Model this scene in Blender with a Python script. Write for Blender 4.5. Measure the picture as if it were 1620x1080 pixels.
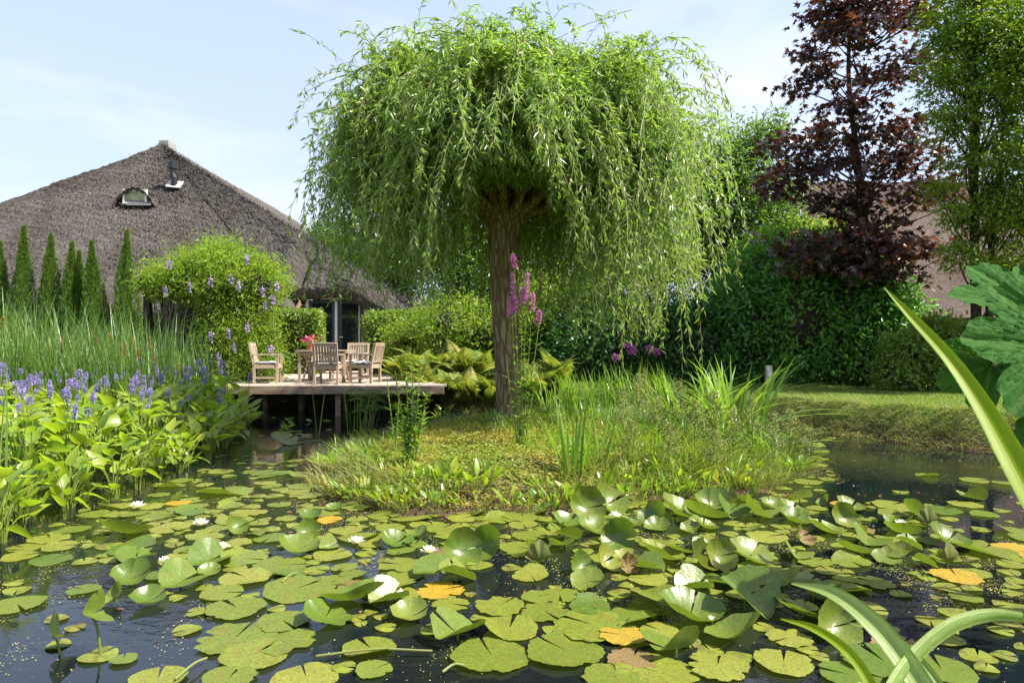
import bpy, math, random
import numpy as np
from mathutils import Vector, Matrix, Euler
R = np.random.default_rng(7)
random.seed(7)
sc = bpy.context.scene
for o in list(bpy.data.objects): bpy.data.objects.remove(o)
col = sc.collection
PI = math.pi
# ------------------------------------------------------------------ camera, sky, sun, exposure
H = 1.6; F = 1080.0                      # camera height over the water, focal length in photo pixels
cam_d = bpy.data.cameras.new('camera'); cam = bpy.data.objects.new('camera', cam_d); col.objects.link(cam)
cam.location = (0, 0, H); cam.rotation_euler = (math.radians(90), 0, 0)
cam_d.sensor_width = 36; cam_d.lens = 24; cam_d.clip_start = 0.05; cam_d.clip_end = 3000
cam_d.dof.use_dof = True; cam_d.dof.focus_distance = 8.5; cam_d.dof.aperture_fstop = 14
sc.camera = cam
SUN_EL = math.radians(52); SUN_AZ = math.radians(104)        # azimuth clockwise from +Y
world = bpy.data.worlds.new('World'); sc.world = world; world.use_nodes = True
nt = world.node_tree; nt.nodes.clear()
def wn(t, **k):
    n = nt.nodes.new(t)
    for a, b in k.items(): setattr(n, a, b)
    return n
sky = wn('ShaderNodeTexSky', sky_type='NISHITA'); sky.sun_disc = False
sky.sun_elevation = SUN_EL; sky.sun_rotation = SUN_AZ
sky.air_density = 1.0; sky.dust_density = 2.2; sky.ozone_density = 1.3; sky.altitude = 0
bg = wn('ShaderNodeBackground'); bg.inputs['Strength'].default_value = 0.15
tc = wn('ShaderNodeTexCoord'); mp = wn('ShaderNodeMapping'); mp.inputs['Scale'].default_value = (1.0, 1.0, 3.6)
mp.inputs['Location'].default_value = (0.35, 0.1, 0.2)
nz = wn('ShaderNodeTexNoise'); nz.inputs['Scale'].default_value = 2.3; nz.inputs['Detail'].default_value = 7; nz.inputs['Roughness'].default_value = 0.55
nz.inputs['Distortion'].default_value = 0.4
cr = wn('ShaderNodeValToRGB'); cr.color_ramp.elements[0].position = 0.47; cr.color_ramp.elements[1].position = 0.70
cr.color_ramp.elements[0].color = (0, 0, 0, 1); cr.color_ramp.elements[1].color = (0.75, 0.75, 0.75, 1)
mx = wn('ShaderNodeMix', data_type='RGBA'); mx.inputs['B'].default_value = (2.6, 2.65, 2.8, 1)
out = wn('ShaderNodeOutputWorld')
L = nt.links.new
L(tc.outputs['Generated'], mp.inputs['Vector']); L(mp.outputs['Vector'], nz.inputs['Vector']); L(nz.outputs['Fac'], cr.inputs['Fac'])
veil = wn('ShaderNodeMix', data_type='RGBA'); veil.inputs['Factor'].default_value = 0.62; veil.inputs['B'].default_value = (1.66, 1.86, 2.5, 1)   # thin high cirrus over the whole sky
sepz = wn('ShaderNodeSeparateXYZ'); mr = wn('ShaderNodeMapRange'); mr.inputs['From Min'].default_value = 0.0; mr.inputs['From Max'].default_value = 0.9; mr.inputs['To Min'].default_value = 0.86; mr.inputs['To Max'].default_value = 0.35
L(tc.outputs['Generated'], sepz.inputs['Vector']); L(sepz.outputs['Z'], mr.inputs['Value']); L(mr.outputs['Result'], veil.inputs['Factor'])
L(sky.outputs['Color'], veil.inputs['A'])
L(cr.outputs['Color'], mx.inputs['Factor']); L(veil.outputs['Result'], mx.inputs['A'])
L(mx.outputs['Result'], bg.inputs['Color']); L(bg.outputs['Background'], out.inputs['Surface'])
sun_d = bpy.data.lights.new('sun', 'SUN'); sun = bpy.data.objects.new('sun', sun_d); col.objects.link(sun)
sun_d.energy = 4.6; sun_d.angle = math.radians(0.53); sun_d.color = (1.0, 0.93, 0.80)
SV = Vector((math.sin(SUN_AZ)*math.cos(SUN_EL), math.cos(SUN_AZ)*math.cos(SUN_EL), math.sin(SUN_EL)))
sun.rotation_euler = SV.to_track_quat('Z', 'Y').to_euler(); sun.location = (20, -5, 30)
sc.view_settings.view_transform = 'Standard'; sc.view_settings.look = 'None'
sc.view_settings.exposure = 1.5; sc.view_settings.gamma = 1; sc.view_settings.use_curve_mapping = False
sc.cycles.use_denoising = True; sc.cycles.max_bounces = 8; sc.cycles.diffuse_bounces = 4; sc.cycles.glossy_bounces = 3
sc.cycles.transmission_bounces = 4; sc.cycles.transparent_max_bounces = 6
sc.cycles.sample_clamp_indirect = 8; sc.cycles.use_adaptive_sampling = True
sc.cycles.caustics_reflective = False; sc.cycles.caustics_refractive = False

# ------------------------------------------------------------------ helpers
def at(px, py, d):                       # photo pixel at distance d in front of the camera -> world point
    return np.array([(px-810)/F*d, d, H-(py-540)/F*d])
def gp(px, py, z=0.0):                   # photo pixel on the level z
    return at(px, py, (H-z)*F/(py-540))
def pix(p): return 810+p[0]/p[1]*F, 540-(p[2]-H)/p[1]*F
def nrm(v):
    v = np.asarray(v, float); return v/np.maximum(np.linalg.norm(v, axis=-1, keepdims=True), 1e-9)
class Geo:
    def __init__(s): s.V = []; s.F = []; s.A = []; s.M = []; s.n = 0
    def add(s, V, F, rnd=None, m=0):
        V = np.asarray(V, float).reshape(-1, 3); F = np.asarray(F, int)
        s.V.append(V); s.F.append(F+s.n); s.n += len(V)
        a = np.full(len(F), 0.5) if rnd is None else (np.full(len(F), rnd) if np.isscalar(rnd) else np.asarray(rnd, float))
        s.A.append(a); s.M.append(np.full(len(F), m)); return s
    def box(s, c, size, rot=None, rnd=0.5, m=0):
        c = np.asarray(c, float); h = np.asarray(size, float)/2
        v = np.array([[x, y, z] for x in (-1, 1) for y in (-1, 1) for z in (-1, 1)])*h
        if rot is not None: v = v @ np.array(Euler(rot).to_matrix()).T
        f = [[0, 1, 3, 2], [4, 6, 7, 5], [0, 4, 5, 1], [2, 3, 7, 6], [0, 2, 6, 4], [1, 5, 7, 3]]
        return s.add(v+c, f, rnd, m)
    def tube(s, P, rad, n=6, rnd=0.5, m=0, cap=True):
        P = np.asarray(P, float); k = len(P); rad = np.broadcast_to(np.asarray(rad, float), (k,))
        T = np.gradient(P, axis=0); T = nrm(T)
        ref = np.array([1, 0, 0]) if abs(T[0, 0]) < 0.8 else np.array([0, 1, 0])
        X = nrm(np.cross(T, ref)); Y = np.cross(T, X)
        a = np.linspace(0, 2*PI, n, endpoint=False)
        V = P[:, None]+rad[:, None, None]*(np.cos(a)[None, :, None]*X[:, None]+np.sin(a)[None, :, None]*Y[:, None])
        i = np.arange(k-1)[:, None]*n; j = np.arange(n)[None]; j2 = (j+1) % n
        Fq = np.stack([i+j, i+j2, i+n+j2, i+n+j], -1).reshape(-1, 4)
        s.add(V, Fq, rnd, m)
        if cap:
            s.V[-1] = s.V[-1]
            b = s.n-k*n
            for base in (0, (k-1)*n):
                for q in range(1, n-1):
                    s.F.append(np.array([[b+base, b+base+q, b+base+q+1]])); s.A.append(np.array([rnd])); s.M.append(np.array([m]))
        return s
    def lathe(s, c, prof, n=16, rnd=0.5, m=0):
        c = np.asarray(c, float); a = np.linspace(0, 2*PI, n, endpoint=False); k = len(prof); pr = np.array(prof, float)
        V = np.stack([pr[:, 0, None]*np.cos(a), pr[:, 0, None]*np.sin(a), np.repeat(pr[:, 1, None], n, 1)], -1)+c
        i = np.arange(k-1)[:, None]*n; j = np.arange(n)[None]; j2 = (j+1) % n
        return s.add(V, np.stack([i+j, i+j2, i+n+j2, i+n+j], -1).reshape(-1, 4), rnd, m)
    def mesh(s, name, mats, smooth=False):
        me = bpy.data.meshes.new(name)
        V = np.concatenate(s.V); me.vertices.add(len(V)); me.vertices.foreach_set('co', V.ravel())
        tot = []; idx = []
        for f in s.F:
            tot.append(np.full(len(f), f.shape[1])); idx.append(f.ravel())
        tot = np.concatenate(tot); idx = np.concatenate(idx)
        me.loops.add(len(idx)); me.polygons.add(len(tot))
        me.loops.foreach_set('vertex_index', idx.astype(np.int32))
        st = np.concatenate([[0], np.cumsum(tot)[:-1]])
        me.polygons.foreach_set('loop_start', st.astype(np.int32))
        for mm in (mats if isinstance(mats, (list, tuple)) else [mats]): me.materials.append(mm)
        me.polygons.foreach_set('material_index', np.concatenate(s.M).astype(np.int32))
        me.update(calc_edges=True)
        at_ = me.attributes.new('rnd', 'FLOAT', 'FACE'); at_.data.foreach_set('value', np.concatenate(s.A).astype(np.float32))
        me.polygons.foreach_set('use_smooth', np.full(len(tot), smooth))
        return me
    def obj(s, name, mats, parent=None, smooth=False, kind=None):
        return link(name, s.mesh(name, mats, smooth), parent, kind)
def link(name, me, parent=None, kind=None):
    o = bpy.data.objects.new(name, me); col.objects.link(o)
    if parent is not None: o.parent = parent
    if kind: o['kind'] = kind
    return o
def tag(o, label, cat, group=None):
    o['label'] = label; o['category'] = cat
    if group: o['group'] = group
    return o
def thing(name, label, cat, loc=(0, 0, 0), rz=0.0, group=None):
    o = bpy.data.objects.new(name, None); col.objects.link(o); o.empty_display_size = 0.1
    o.location = tuple(loc); o.rotation_euler = (0, 0, rz)
    return tag(o, label, cat, group)
def copy_tree(o, parent=None, kids=None):
    c = o.copy(); col.objects.link(c)
    if parent is not None: c.parent = parent
    for ch in list(o.children): copy_tree(ch, c)
    return c
ORD = ['leftmost', 'second', 'third', 'fourth', 'fifth', 'sixth', 'seventh', 'eighth', 'ninth', 'tenth', 'eleventh', 'twelfth', 'thirteenth',
       'fourteenth', 'fifteenth', 'sixteenth', 'seventeenth', 'eighteenth', 'nineteenth', 'twentieth']
NUM = ['zero', 'one', 'two', 'three', 'four', 'five', 'six', 'seven', 'eight', 'nine', 'ten', 'eleven', 'twelve', 'thirteen', 'fourteen', 'fifteen',
       'sixteen', 'seventeen', 'eighteen', 'nineteen', 'twenty']
def series(objs, one, many, where):      # labels by the order in which the things stand from left to right
    objs = sorted(objs, key=lambda o: o.location.x/max(o.location.y, 0.1)); n = len(objs)
    for i, o in enumerate(objs):
        if n == 1: o['label'] = f'{one} {where}'
        elif i == 0: o['label'] = f'leftmost of the {num(n)} {many} {where}'
        elif i == n-1: o['label'] = f'rightmost of the {num(n)} {many} {where}'
        else: o['label'] = f'{ordn(i)} from the left of the {many} {where}'
TENS = {2: 'twent', 3: 'thirt', 4: 'fort', 5: 'fift', 6: 'sixt', 7: 'sevent', 8: 'eight', 9: 'ninet'}
def num(n): return NUM[n] if n <= 20 else TENS[n//10]+'y'+('' if n % 10 == 0 else '-'+NUM[n % 10])
def ordn(i):
    if i < 20: return ORD[i]
    t = (i+1)//10; r = (i+1) % 10
    return TENS[t]+'ieth' if r == 0 else TENS[t]+'y-'+(['first']+ORD[1:])[r-1]

# leaf templates: y along the leaf, x across, z the upper side
def leaf_t(w=0.3, ts=(0.3, 0.7), ws=(1, 0.8), fold=0.12, curl=0.15, mid=True):
    V = [[0, 0, 0]]; Fc3 = []; Fc4 = []
    for t, q in zip(ts, ws):
        zz = -curl*t*t
        V += [[-w*q/2, t, zz+fold*w*q], [0, t, zz], [w*q/2, t, zz+fold*w*q]]
    V.append([0, 1, -curl]); V = np.array(V)
    k = len(ts); T = len(V)-1
    Fc3 = [[0, 2, 1], [0, 3, 2], [T, 3*k-2, 3*k-1], [T, 3*k-1, 3*k]]
    Fc4 = []
    for i in range(k-1):
        a = 1+3*i; b = a+3
        Fc4 += [[a, a+1, b+1, b], [a+1, a+2, b+2, b+1]]
    return V, np.array(Fc3), (np.array(Fc4) if Fc4 else None)
T_LANCE = (np.array([[0, 0, 0], [-.075, .42, .02], [.075, .42, .02], [0, 1, -.12]]), np.array([[0, 3, 1], [0, 2, 3]]), None)
T_OVAL = (np.array([[0, 0, 0], [-.27, .35, .05], [-.2, .75, .0], [0, 1, -.12], [.2, .75, 0], [.27, .35, .05], [0, .5, -.03]]),
          None, np.array([[0, 6, 2, 1], [6, 3, 2, 2], [0, 5, 4, 6], [6, 4, 3, 3]]))
T_OVAL = (np.array([[0, 0, 0], [-.26, .4, .06], [.26, .4, .06], [-.17, .78, .02], [.17, .78, .02], [0, 1, -.1], [0, .55, -.03]]),
          np.array([[0, 6, 1], [0, 2, 6], [5, 3, 6], [5, 6, 4], [6, 3, 1], [6, 2, 4]]), None)
T_DIAM = (np.array([[0, 0, 0], [-.25, .5, .06], [.25, .5, .06], [0, 1, -.1]]), np.array([[0, 3, 1], [0, 2, 3]]), None)
def _star():
    V = [[0, .35, 0]]; n = 5
    ang = np.radians([-115, -88, -55, -28, 0, 28, 55, 88, 115]); rad = [.5, .22, .62, .26, .68, .26, .62, .22, .5]
    V.append([0, 0, 0])
    for a, r in zip(ang, rad): V.append([math.sin(a)*r, .35+math.cos(a)*r, -.12*r])
    V = np.array(V); f = [[0, i, i+1] for i in range(2, 10)]+[[0, 1, 2], [0, 10, 1]]
    return V, np.array(f), None
T_STAR = _star()
def scatter(g, T, P, D, Nn, S, rnd, m=0, W=None):
    """copies of leaf template T at P, pointing along D, upper side towards Nn, length S"""
    P = np.asarray(P, float); n = len(P)
    if n == 0: return
    Y = nrm(D); X = nrm(np.cross(Y, Nn)); Z = np.cross(X, Y)
    S = np.broadcast_to(S, (n,)); W = S if W is None else np.broadcast_to(W, (n,))
    V, F3, F4 = T; k = len(V)
    out = P[:, None]+(V[None, :, 0, None]*X[:, None])*W[:, None, None]+(V[None, :, 1, None]*Y[:, None]+V[None, :, 2, None]*Z[:, None])*S[:, None, None]
    rnd = np.broadcast_to(rnd, (n,)); off = (np.arange(n)*k)[:, None, None]
    if F3 is not None:
        g.add(out, (F3[None]+off).reshape(-1, 3), np.repeat(rnd, len(F3)), m)
        if F4 is not None:
            g.F.append((F4[None]+off).reshape(-1, 4)+g.n-len(out.reshape(-1, 3))); g.A.append(np.repeat(rnd, len(F4))); g.M.append(np.full(n*len(F4), m))
def rdir(n, up=0.0, sp=1.0):
    v = R.normal(size=(n, 3))*sp; v[:, 2] += up; return nrm(v)
def catmull(P, k=8):
    P = np.asarray(P, float); Q = np.vstack([2*P[0]-P[1], P, 2*P[-1]-P[-2]]); o = []
    for i in range(len(P)-1):
        a, b, c, d = Q[i:i+4]
        for t in np.linspace(0, 1, k, endpoint=False):
            o.append(0.5*((2*b)+(-a+c)*t+(2*a-5*b+4*c-d)*t*t+(-a+3*b-3*c+d)*t**3))
    o.append(P[-1]); return np.array(o)
def ribbon(g, P, W, side=None, fold=0.25, rnd=0.5, m=0, cols=2):
    """a long blade along P with widths W and a V fold"""
    P = np.asarray(P, float); k = len(P); W = np.asarray(W, float)
    T = nrm(np.gradient(P, axis=0))
    if side is None: side = np.array([1, 0, 0.])
    X = np.broadcast_to(np.asarray(side, float), P.shape); X = nrm(X-T*np.sum(X*T, -1, keepdims=True)); Z = np.cross(X, T)
    V = np.stack([P-X*W[:, None]/2+Z*(fold*W[:, None]), P, P+X*W[:, None]/2+Z*(fold*W[:, None])], 1)
    if cols == 2:
        i = np.arange(k-1)[:, None]*3
        Fq = np.concatenate([np.stack([i, i+1, i+4, i+3], -1), np.stack([i+1, i+2, i+5, i+4], -1)], 1).reshape(-1, 4); g.add(V, Fq, rnd, m); return
    t = np.linspace(-1, 1, cols+1); h = np.abs(t)**1.3*fold+.035*(np.arange(cols+1) % 2); V = P[:, None]+X[:, None]*(W[:, None, None]/2*t[None, :, None])+Z[:, None]*(W[:, None, None]*h[None, :, None])
    i = np.arange(k-1)[:, None]*(cols+1)+np.arange(cols)[None]; g.add(V, np.stack([i, i+1, i+cols+2, i+cols+1], -1).reshape(-1, 4), np.clip(np.tile(R.random(cols)*.8, k-1)+.35*(R.random((k-1)*cols) < .06), 0, 1), m)
def blades(g, P, D, Lh, W, rnd, bend=0.5, k=5, m=0, up=None):
    """many grass blades: start P, first direction D, length Lh, bending over"""
    n = len(P); D = nrm(D); Lh = np.broadcast_to(Lh, (n,)); W = np.broadcast_to(W, (n,)); bend = np.broadcast_to(bend, (n,)); rnd = np.broadcast_to(rnd, (n,))
    h = D.copy(); h[:, 2] = 0; h = nrm(h+R.normal(size=(n, 3))*[.02, .02, 0]); X = nrm(np.cross(h, [0, 0, 1.])+R.normal(size=(n, 3))*.3)
    pts = [np.asarray(P, float)]; d = D
    for i in range(k-1):
        pts.append(pts[-1]+d*(Lh/(k-1))[:, None])
        d = nrm(d+h*(bend*0.9/(k-1))[:, None]*(1+i*.6)-np.array([0, 0, 1.])*(bend*0.7*(i+1)/(k-1)/(k-1)*2)[:, None])
    pts = np.stack(pts, 1); prof = np.array([1, 1.05, .95, .7, .06]) if k == 5 else np.interp(np.linspace(0, 1, k), [0, .3, .75, 1], [.8, 1, .65, .05])
    o = (W[:, None]*prof[None])[:, :, None]*X[:, None]/2
    V = np.stack([pts-o, pts+o], 2)            # n,k,2,3
    a = (np.arange(n)*k*2)[:, None]+np.arange(k-1)[None]*2
    Fq = np.stack([a, a+1, a+3, a+2], -1).reshape(-1, 4)
    g.add(V, Fq, np.repeat(rnd, k-1), m)
def vnoise(P, f=1.0, seed=0):               # cheap smooth 3-d noise about -1..1
    P = np.asarray(P)*f; r = np.random.default_rng(100+seed); s = 0
    for i in range(6):
        k = r.normal(size=3)*(1+.5*i); s = s+np.sin(P@k+r.uniform(0, 6.28))/(1+.35*i)
    return s/2.6

# ------------------------------------------------------------------ materials
def mat(name):
    m = bpy.data.materials.new(name); m.use_nodes = True; t = m.node_tree; t.nodes.clear(); return m, t
class N:
    def __init__(s, name): s.m, s.t = mat(name); s.o = s.n('ShaderNodeOutputMaterial')
    def n(s, ty, inp=None, **k):
        n = s.t.nodes.new(ty)
        for a, b in k.items(): setattr(n, a, b)
        for a, b in (inp or {}).items():
            if isinstance(b, bpy.types.NodeSocket): s.t.links.new(b, n.inputs[a])
            else: n.inputs[a].default_value = b
        return n
    def ramp(s, fac, stops, interp='LINEAR'):
        n = s.n('ShaderNodeValToRGB', {'Fac': fac}); e = n.color_ramp.elements; n.color_ramp.interpolation = interp
        while len(e) < len(stops): e.new(0.5)
        for q, (p, c) in zip(e, stops): q.position = p; q.color = (*c, 1) if len(c) == 3 else c
        return n.outputs['Color']
    def noise(s, scale, detail=4, vec=None, rough=.5, dist=0):
        i = {'Scale': scale, 'Detail': detail, 'Roughness': rough, 'Distortion': dist}
        if vec is not None: i['Vector'] = vec
        return s.n('ShaderNodeTexNoise', i).outputs['Fac']
    def mix(s, fac, a, b, mode='MIX'):
        n = s.n('ShaderNodeMix', data_type='RGBA', blend_type=mode)
        for i, v in (('Factor', fac), ('A', a), ('B', b)):
            if isinstance(v, bpy.types.NodeSocket): s.t.links.new(v, n.inputs[i])
            elif i == 'Factor': n.inputs[i].default_value = v
            else: n.inputs[i].default_value = (*v, 1) if len(v) == 3 else v
        return n.outputs['Result']
    def math(s, op, a, b=None, c=None):
        n = s.n('ShaderNodeMath', operation=op)
        for i, v in enumerate((a, b, c)):
            if v is None: continue
            if isinstance(v, bpy.types.NodeSocket): s.t.links.new(v, n.inputs[i])
            else: n.inputs[i].default_value = v
        return n.outputs[0]
    def bump(s, h, strength=.5, dist=.02):
        return s.n('ShaderNodeBump', {'Height': h, 'Strength': strength, 'Distance': dist}).outputs['Normal']
    def pos(s): return s.n('ShaderNodeNewGeometry').outputs['Position']
    def objc(s): return s.n('ShaderNodeTexCoord').outputs['Object']
    def rnd(s): return s.n('ShaderNodeAttribute', attribute_name='rnd').outputs['Fac']
    def bsdf(s, color, rough=.6, spec=.5, normal=None, **k):
        i = {'Base Color': color if isinstance(color, bpy.types.NodeSocket) else (*color, 1), 'Roughness': rough, 'Specular IOR Level': spec}
        if normal is not None: i['Normal'] = normal
        i.update(k); return s.n('ShaderNodeBsdfPrincipled', i).outputs['BSDF']
    def done(s, sh): s.t.links.new(sh, s.o.inputs['Surface']); return s.m
def vec_scale(b, v, sx, sy, sz):
    return b.n('ShaderNodeMapping', {'Vector': v, 'Scale': (sx, sy, sz)}).outputs['Vector']
def leafmat(name, stops, trans=.35, tcol=(.30, .42, .03), rough=.42, spec=.5, patch=None, pscale=1.2, objrnd=0.0):
    b = N(name); r = b.rnd()
    if objrnd: r = b.math('ADD', b.math('MULTIPLY', r, 1-objrnd), b.math('MULTIPLY', b.n('ShaderNodeObjectInfo').outputs['Random'], objrnd))
    c = b.ramp(r, stops)
    if patch is not None:
        f = b.ramp(b.noise(pscale, 3, b.pos()), [(.42, (0, 0, 0)), (.62, (1, 1, 1))]); c = b.mix(f, c, b.mix(.65, c, patch))
    p = b.bsdf(c, rough, spec)
    tr = b.n('ShaderNodeBsdfTranslucent', {'Color': b.mix(.5, b.mix(1.0, c, (2.2, 2.4, 1.0), 'MULTIPLY'), tcol)}).outputs['BSDF']
    return b.done(b.n('ShaderNodeMixShader', {0: trans, 1: p, 2: tr}).outputs[0])
g3 = lambda a, b, c: [(0, a), (.5, b), (1, c)]
M = {}
M['willow'] = leafmat('willow_leaf', [(0, (.07, .135, .03)), (.5, (.14, .235, .045)), (.75, (.24, .33, .10)), (1, (.42, .48, .30))], .46, (.32, .52, .06), .36, .6, (.19, .24, .04), .9)
M['twig'] = leafmat('yellow_green_twig', g3((.10, .12, .03), (.14, .15, .035), (.15, .10, .04)), .05, rough=.6)
M['laurel'] = leafmat('laurel_leaf', g3((.04, .13, .02), (.07, .20, .028), (.12, .27, .04)), .35, (.2, .5, .04), .33, .6, (.16, .30, .035), .7)
M['hedge'] = leafmat('clipped_hedge_leaf', g3((.06, .12, .015), (.12, .20, .025), (.20, .27, .04)), .35, rough=.4)
M['thuja'] = leafmat('thuja_spray', g3((.035, .085, .012), (.07, .14, .018), (.12, .19, .025)), .25, rough=.6)
M['wist'] = leafmat('wisteria_leaf', [(0, (.07, .15, .015)), (.6, (.14, .24, .025)), (.9, (.24, .32, .03)), (1, (.34, .28, .08))], .4, (.4, .55, .03), .45, .4, (.2, .26, .02), 1.6)
M['maple'] = leafmat('copper_maple_leaf', [(0, (.025, .016, .022)), (.5, (.045, .022, .030)), (.80, (.075, .032, .024)), (.90, (.17, .05, .02)), (1, (.38, .11, .02))], .22, (.26, .06, .03), .3, .7)
M['tree'] = leafmat('light_green_leaf', g3((.05, .12, .015), (.12, .21, .02), (.24, .29, .03)), .42, (.35, .5, .03), .45, .4, (.18, .22, .02), .5)
M['tree2'] = leafmat('mid_green_leaf', g3((.03, .075, .015), (.06, .13, .02), (.10, .18, .025)), .35, (.25, .45, .03), .42, .5, (.09, .15, .02), .7)
M['dark'] = leafmat('dark_evergreen_leaf', g3((.025, .075, .018), (.04, .11, .022), (.065, .15, .03)), .3, (.1, .28, .03), .35)
M['fern'] = leafmat('fern_frond', [(0, (.08, .15, .02)), (.5, (.15, .20, .03)), (1, (.27, .23, .06))], .35, (.4, .42, .05), .6, .3, objrnd=.6)
M['pick'] = leafmat('pickerel_leaf', [(0, (.09, .17, .02)), (.5, (.17, .25, .022)), (1, (.27, .31, .03))], .42, (.45, .6, .03), .36, .5, objrnd=.8)
M['stem'] = leafmat('green_stem', g3((.08, .14, .02), (.14, .19, .03), (.2, .18, .05)), .15)
M['spike'] = leafmat('lilac_floret', g3((.15, .12, .36), (.25, .21, .50), (.40, .36, .66)), .2, (.4, .3, .8), .6, .2)
M['wflow'] = leafmat('wisteria_floret', g3((.22, .17, .36), (.32, .25, .44), (.42, .36, .5)), .2, (.4, .32, .5), .6, .2)
M['loose'] = leafmat('magenta_floret', g3((.34, .08, .32), (.46, .13, .42), (.56, .24, .52)), .25, (.7, .2, .7), .6, .2)
M['pink'] = leafmat('pink_petal', g3((.55, .02, .18), (.65, .05, .28), (.7, .2, .4)), .25, (.8, .1, .3), .5, .2)
M['reed'] = leafmat('reed_blade', [(0, (.05, .12, .03)), (.6, (.09, .17, .035)), (.93, (.16, .21, .05)), (1, (.38, .31, .14))], .3, (.3, .45, .05), .42, .5, objrnd=.3)
M['iris'] = leafmat('iris_blade', [(0, (.06, .15, .02)), (.5, (.11, .21, .025)), (1, (.22, .29, .05))], .35, (.35, .55, .04), .35, .5, objrnd=.3)
M['nearblade'] = leafmat('young_yellow_green_blade', g3((.12, .22, .006), (.20, .28, .008), (.30, .32, .02)), .45, (.36, .45, .005), .5, .2)
M['paleblade'] = leafmat('pale_green_blade', g3((.12, .20, .04), (.2, .28, .08), (.30, .35, .14)), .4, (.34, .46, .12), .45, .3)
M['cover'] = leafmat('creeping_ground_cover', [(0, (.07, .13, .018)), (.55, (.15, .21, .02)), (.88, (.25, .26, .03)), (1, (.22, .10, .035))], .3, (.5, .5, .03), .5, .4, (.34, .26, .06), 1.1)
M['grass'] = leafmat('lawn_grass_blade', g3((.06, .12, .02), (.11, .18, .025), (.2, .24, .05)), .3, rough=.5)
M['dry'] = leafmat('rough_dry_grass', [(0, (.09, .13, .03)), (.5, (.18, .20, .06)), (1, (.32, .26, .13))], .25, rough=.6)
M['brown'] = leafmat('withered_stem', g3((.10, .045, .02), (.2, .09, .04), (.28, .17, .08)), .1, (.3, .1, .03), .7, .2)
M['seed'] = leafmat('cattail_head', g3((.10, .04, .018), (.16, .065, .03), (.2, .09, .04)), .0, rough=.9, spec=.1)
M['white'] = leafmat('white_petal', g3((.60, .60, .56), (.66, .66, .63), (.64, .58, .56)), .2, (.9, .9, .85), .4, .3)
M['yellow'] = leafmat('yellow_stamen', g3((.7, .45, .03), (.75, .5, .05), (.7, .4, .03)), .1)

def bark(name, c1, c2, sc_=1.0):
    b = N(name); v = vec_scale(b, b.objc(), 9*sc_, 9*sc_, 1.6*sc_)
    n1 = b.noise(2.0, 6, v, .65, .6); n2 = b.noise(1.5, 3, b.objc())
    w = b.n('ShaderNodeTexVoronoi', {'Vector': v, 'Scale': 1.6, 'Randomness': 1.0}, feature='DISTANCE_TO_EDGE').outputs['Distance']
    w = b.ramp(w, [(0, (0, 0, 0)), (.25, (1, 1, 1))])
    c = b.mix(n2, c1, c2); c = b.mix(b.ramp(n1, [(.3, (0, 0, 0)), (.7, (1, 1, 1))]), b.mix(1.0, c, (.5, .46, .42), 'MULTIPLY'), c)
    c = b.mix(w, b.mix(1.0, c, (.45, .4, .36), 'MULTIPLY'), c)
    return b.done(b.bsdf(c, .9, .15, b.bump(b.math('ADD', b.math('MULTIPLY', w, .8), n1), 1.0, .03)))
M['bark'] = bark('willow_bark', (.32, .24, .14), (.42, .34, .22)); M['bark2'] = bark('grey_bark', (.10, .085, .065), (.17, .15, .12), 1.6)
def woodm(name, c1, c2, rough=.75, scl=1.0, axis='x'):
    b = N(name); s_ = {'x': (1.2, 22, 22), 'z': (22, 22, 1.2), 'y': (22, 1.2, 22)}[axis]
    v = vec_scale(b, b.objc(), *(q*scl for q in s_)); n1 = b.noise(1.0, 6, v, .6, .3); n2 = b.noise(1.3, 2, b.pos())
    rr = b.n('ShaderNodeObjectInfo').outputs['Random']
    c = b.mix(b.ramp(n1, [(.35, (0, 0, 0)), (.65, (1, 1, 1))]), c1, c2); c = b.mix(b.math('MULTIPLY', n2, .5), c, b.mix(1.0, c, (.6, .58, .56), 'MULTIPLY'))
    c = b.mix(b.math('MULTIPLY', rr, .35), c, b.mix(1.0, c, (.55, .5, .46), 'MULTIPLY'))
    return b.done(b.bsdf(c, rough, .25, b.bump(n1, .35, .004)))
M['deck'] = woodm('weathered_deck_plank', (.34, .27, .22), (.50, .43, .37)); M['beam'] = woodm('weathered_beam', (.22, .15, .10), (.40, .31, .23))
M['post'] = woodm('weathered_post', (.20, .15, .11), (.34, .27, .21), axis='z')
M['teak'] = woodm('weathered_teak', (.30, .225, .16), (.47, .385, .30), axis='z'); M['teakx'] = woodm('weathered_teak_rail', (.31, .235, .165), (.49, .40, .31))
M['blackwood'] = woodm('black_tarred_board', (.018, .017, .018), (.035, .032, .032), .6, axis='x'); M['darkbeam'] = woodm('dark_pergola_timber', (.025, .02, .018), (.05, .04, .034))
M['eavewood'] = woodm('pale_eave_board', (.30, .2, .12), (.42, .3, .2)); M['greywood'] = woodm('grey_marker_post', (.24, .21, .2), (.36, .33, .31), axis='z')
def plain(name, c, rough=.5, spec=.5, metal=0.0, nsc=8, amt=.25):
    b = N(name); n1 = b.noise(nsc, 4, b.objc()); cc = b.mix(b.math('MULTIPLY', n1, amt*2), c, tuple(q*.55 for q in c))
    return b.done(b.bsdf(cc, rough, spec, b.bump(n1, .1, .004), Metallic=metal))
M['whitepaint'] = plain('cream_white_paint', (.74, .72, .64), .45); M['bluepaint'] = plain('dark_blue_grey_paint', (.035, .055, .08), .4)
M['metal'] = plain('brushed_handle', (.6, .6, .6), .25, metal=1.0); M['blackmetal'] = plain('black_flue_paint', (.012, .012, .014), .35)
M['lead'] = plain('lead_flashing', (.42, .42, .42), .5); M['tile'] = plain('grey_slate_tile', (.13, .13, .135), .6); M['ridge'] = plain('pale_ridge_cap', (.25, .25, .24), .7)
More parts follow.
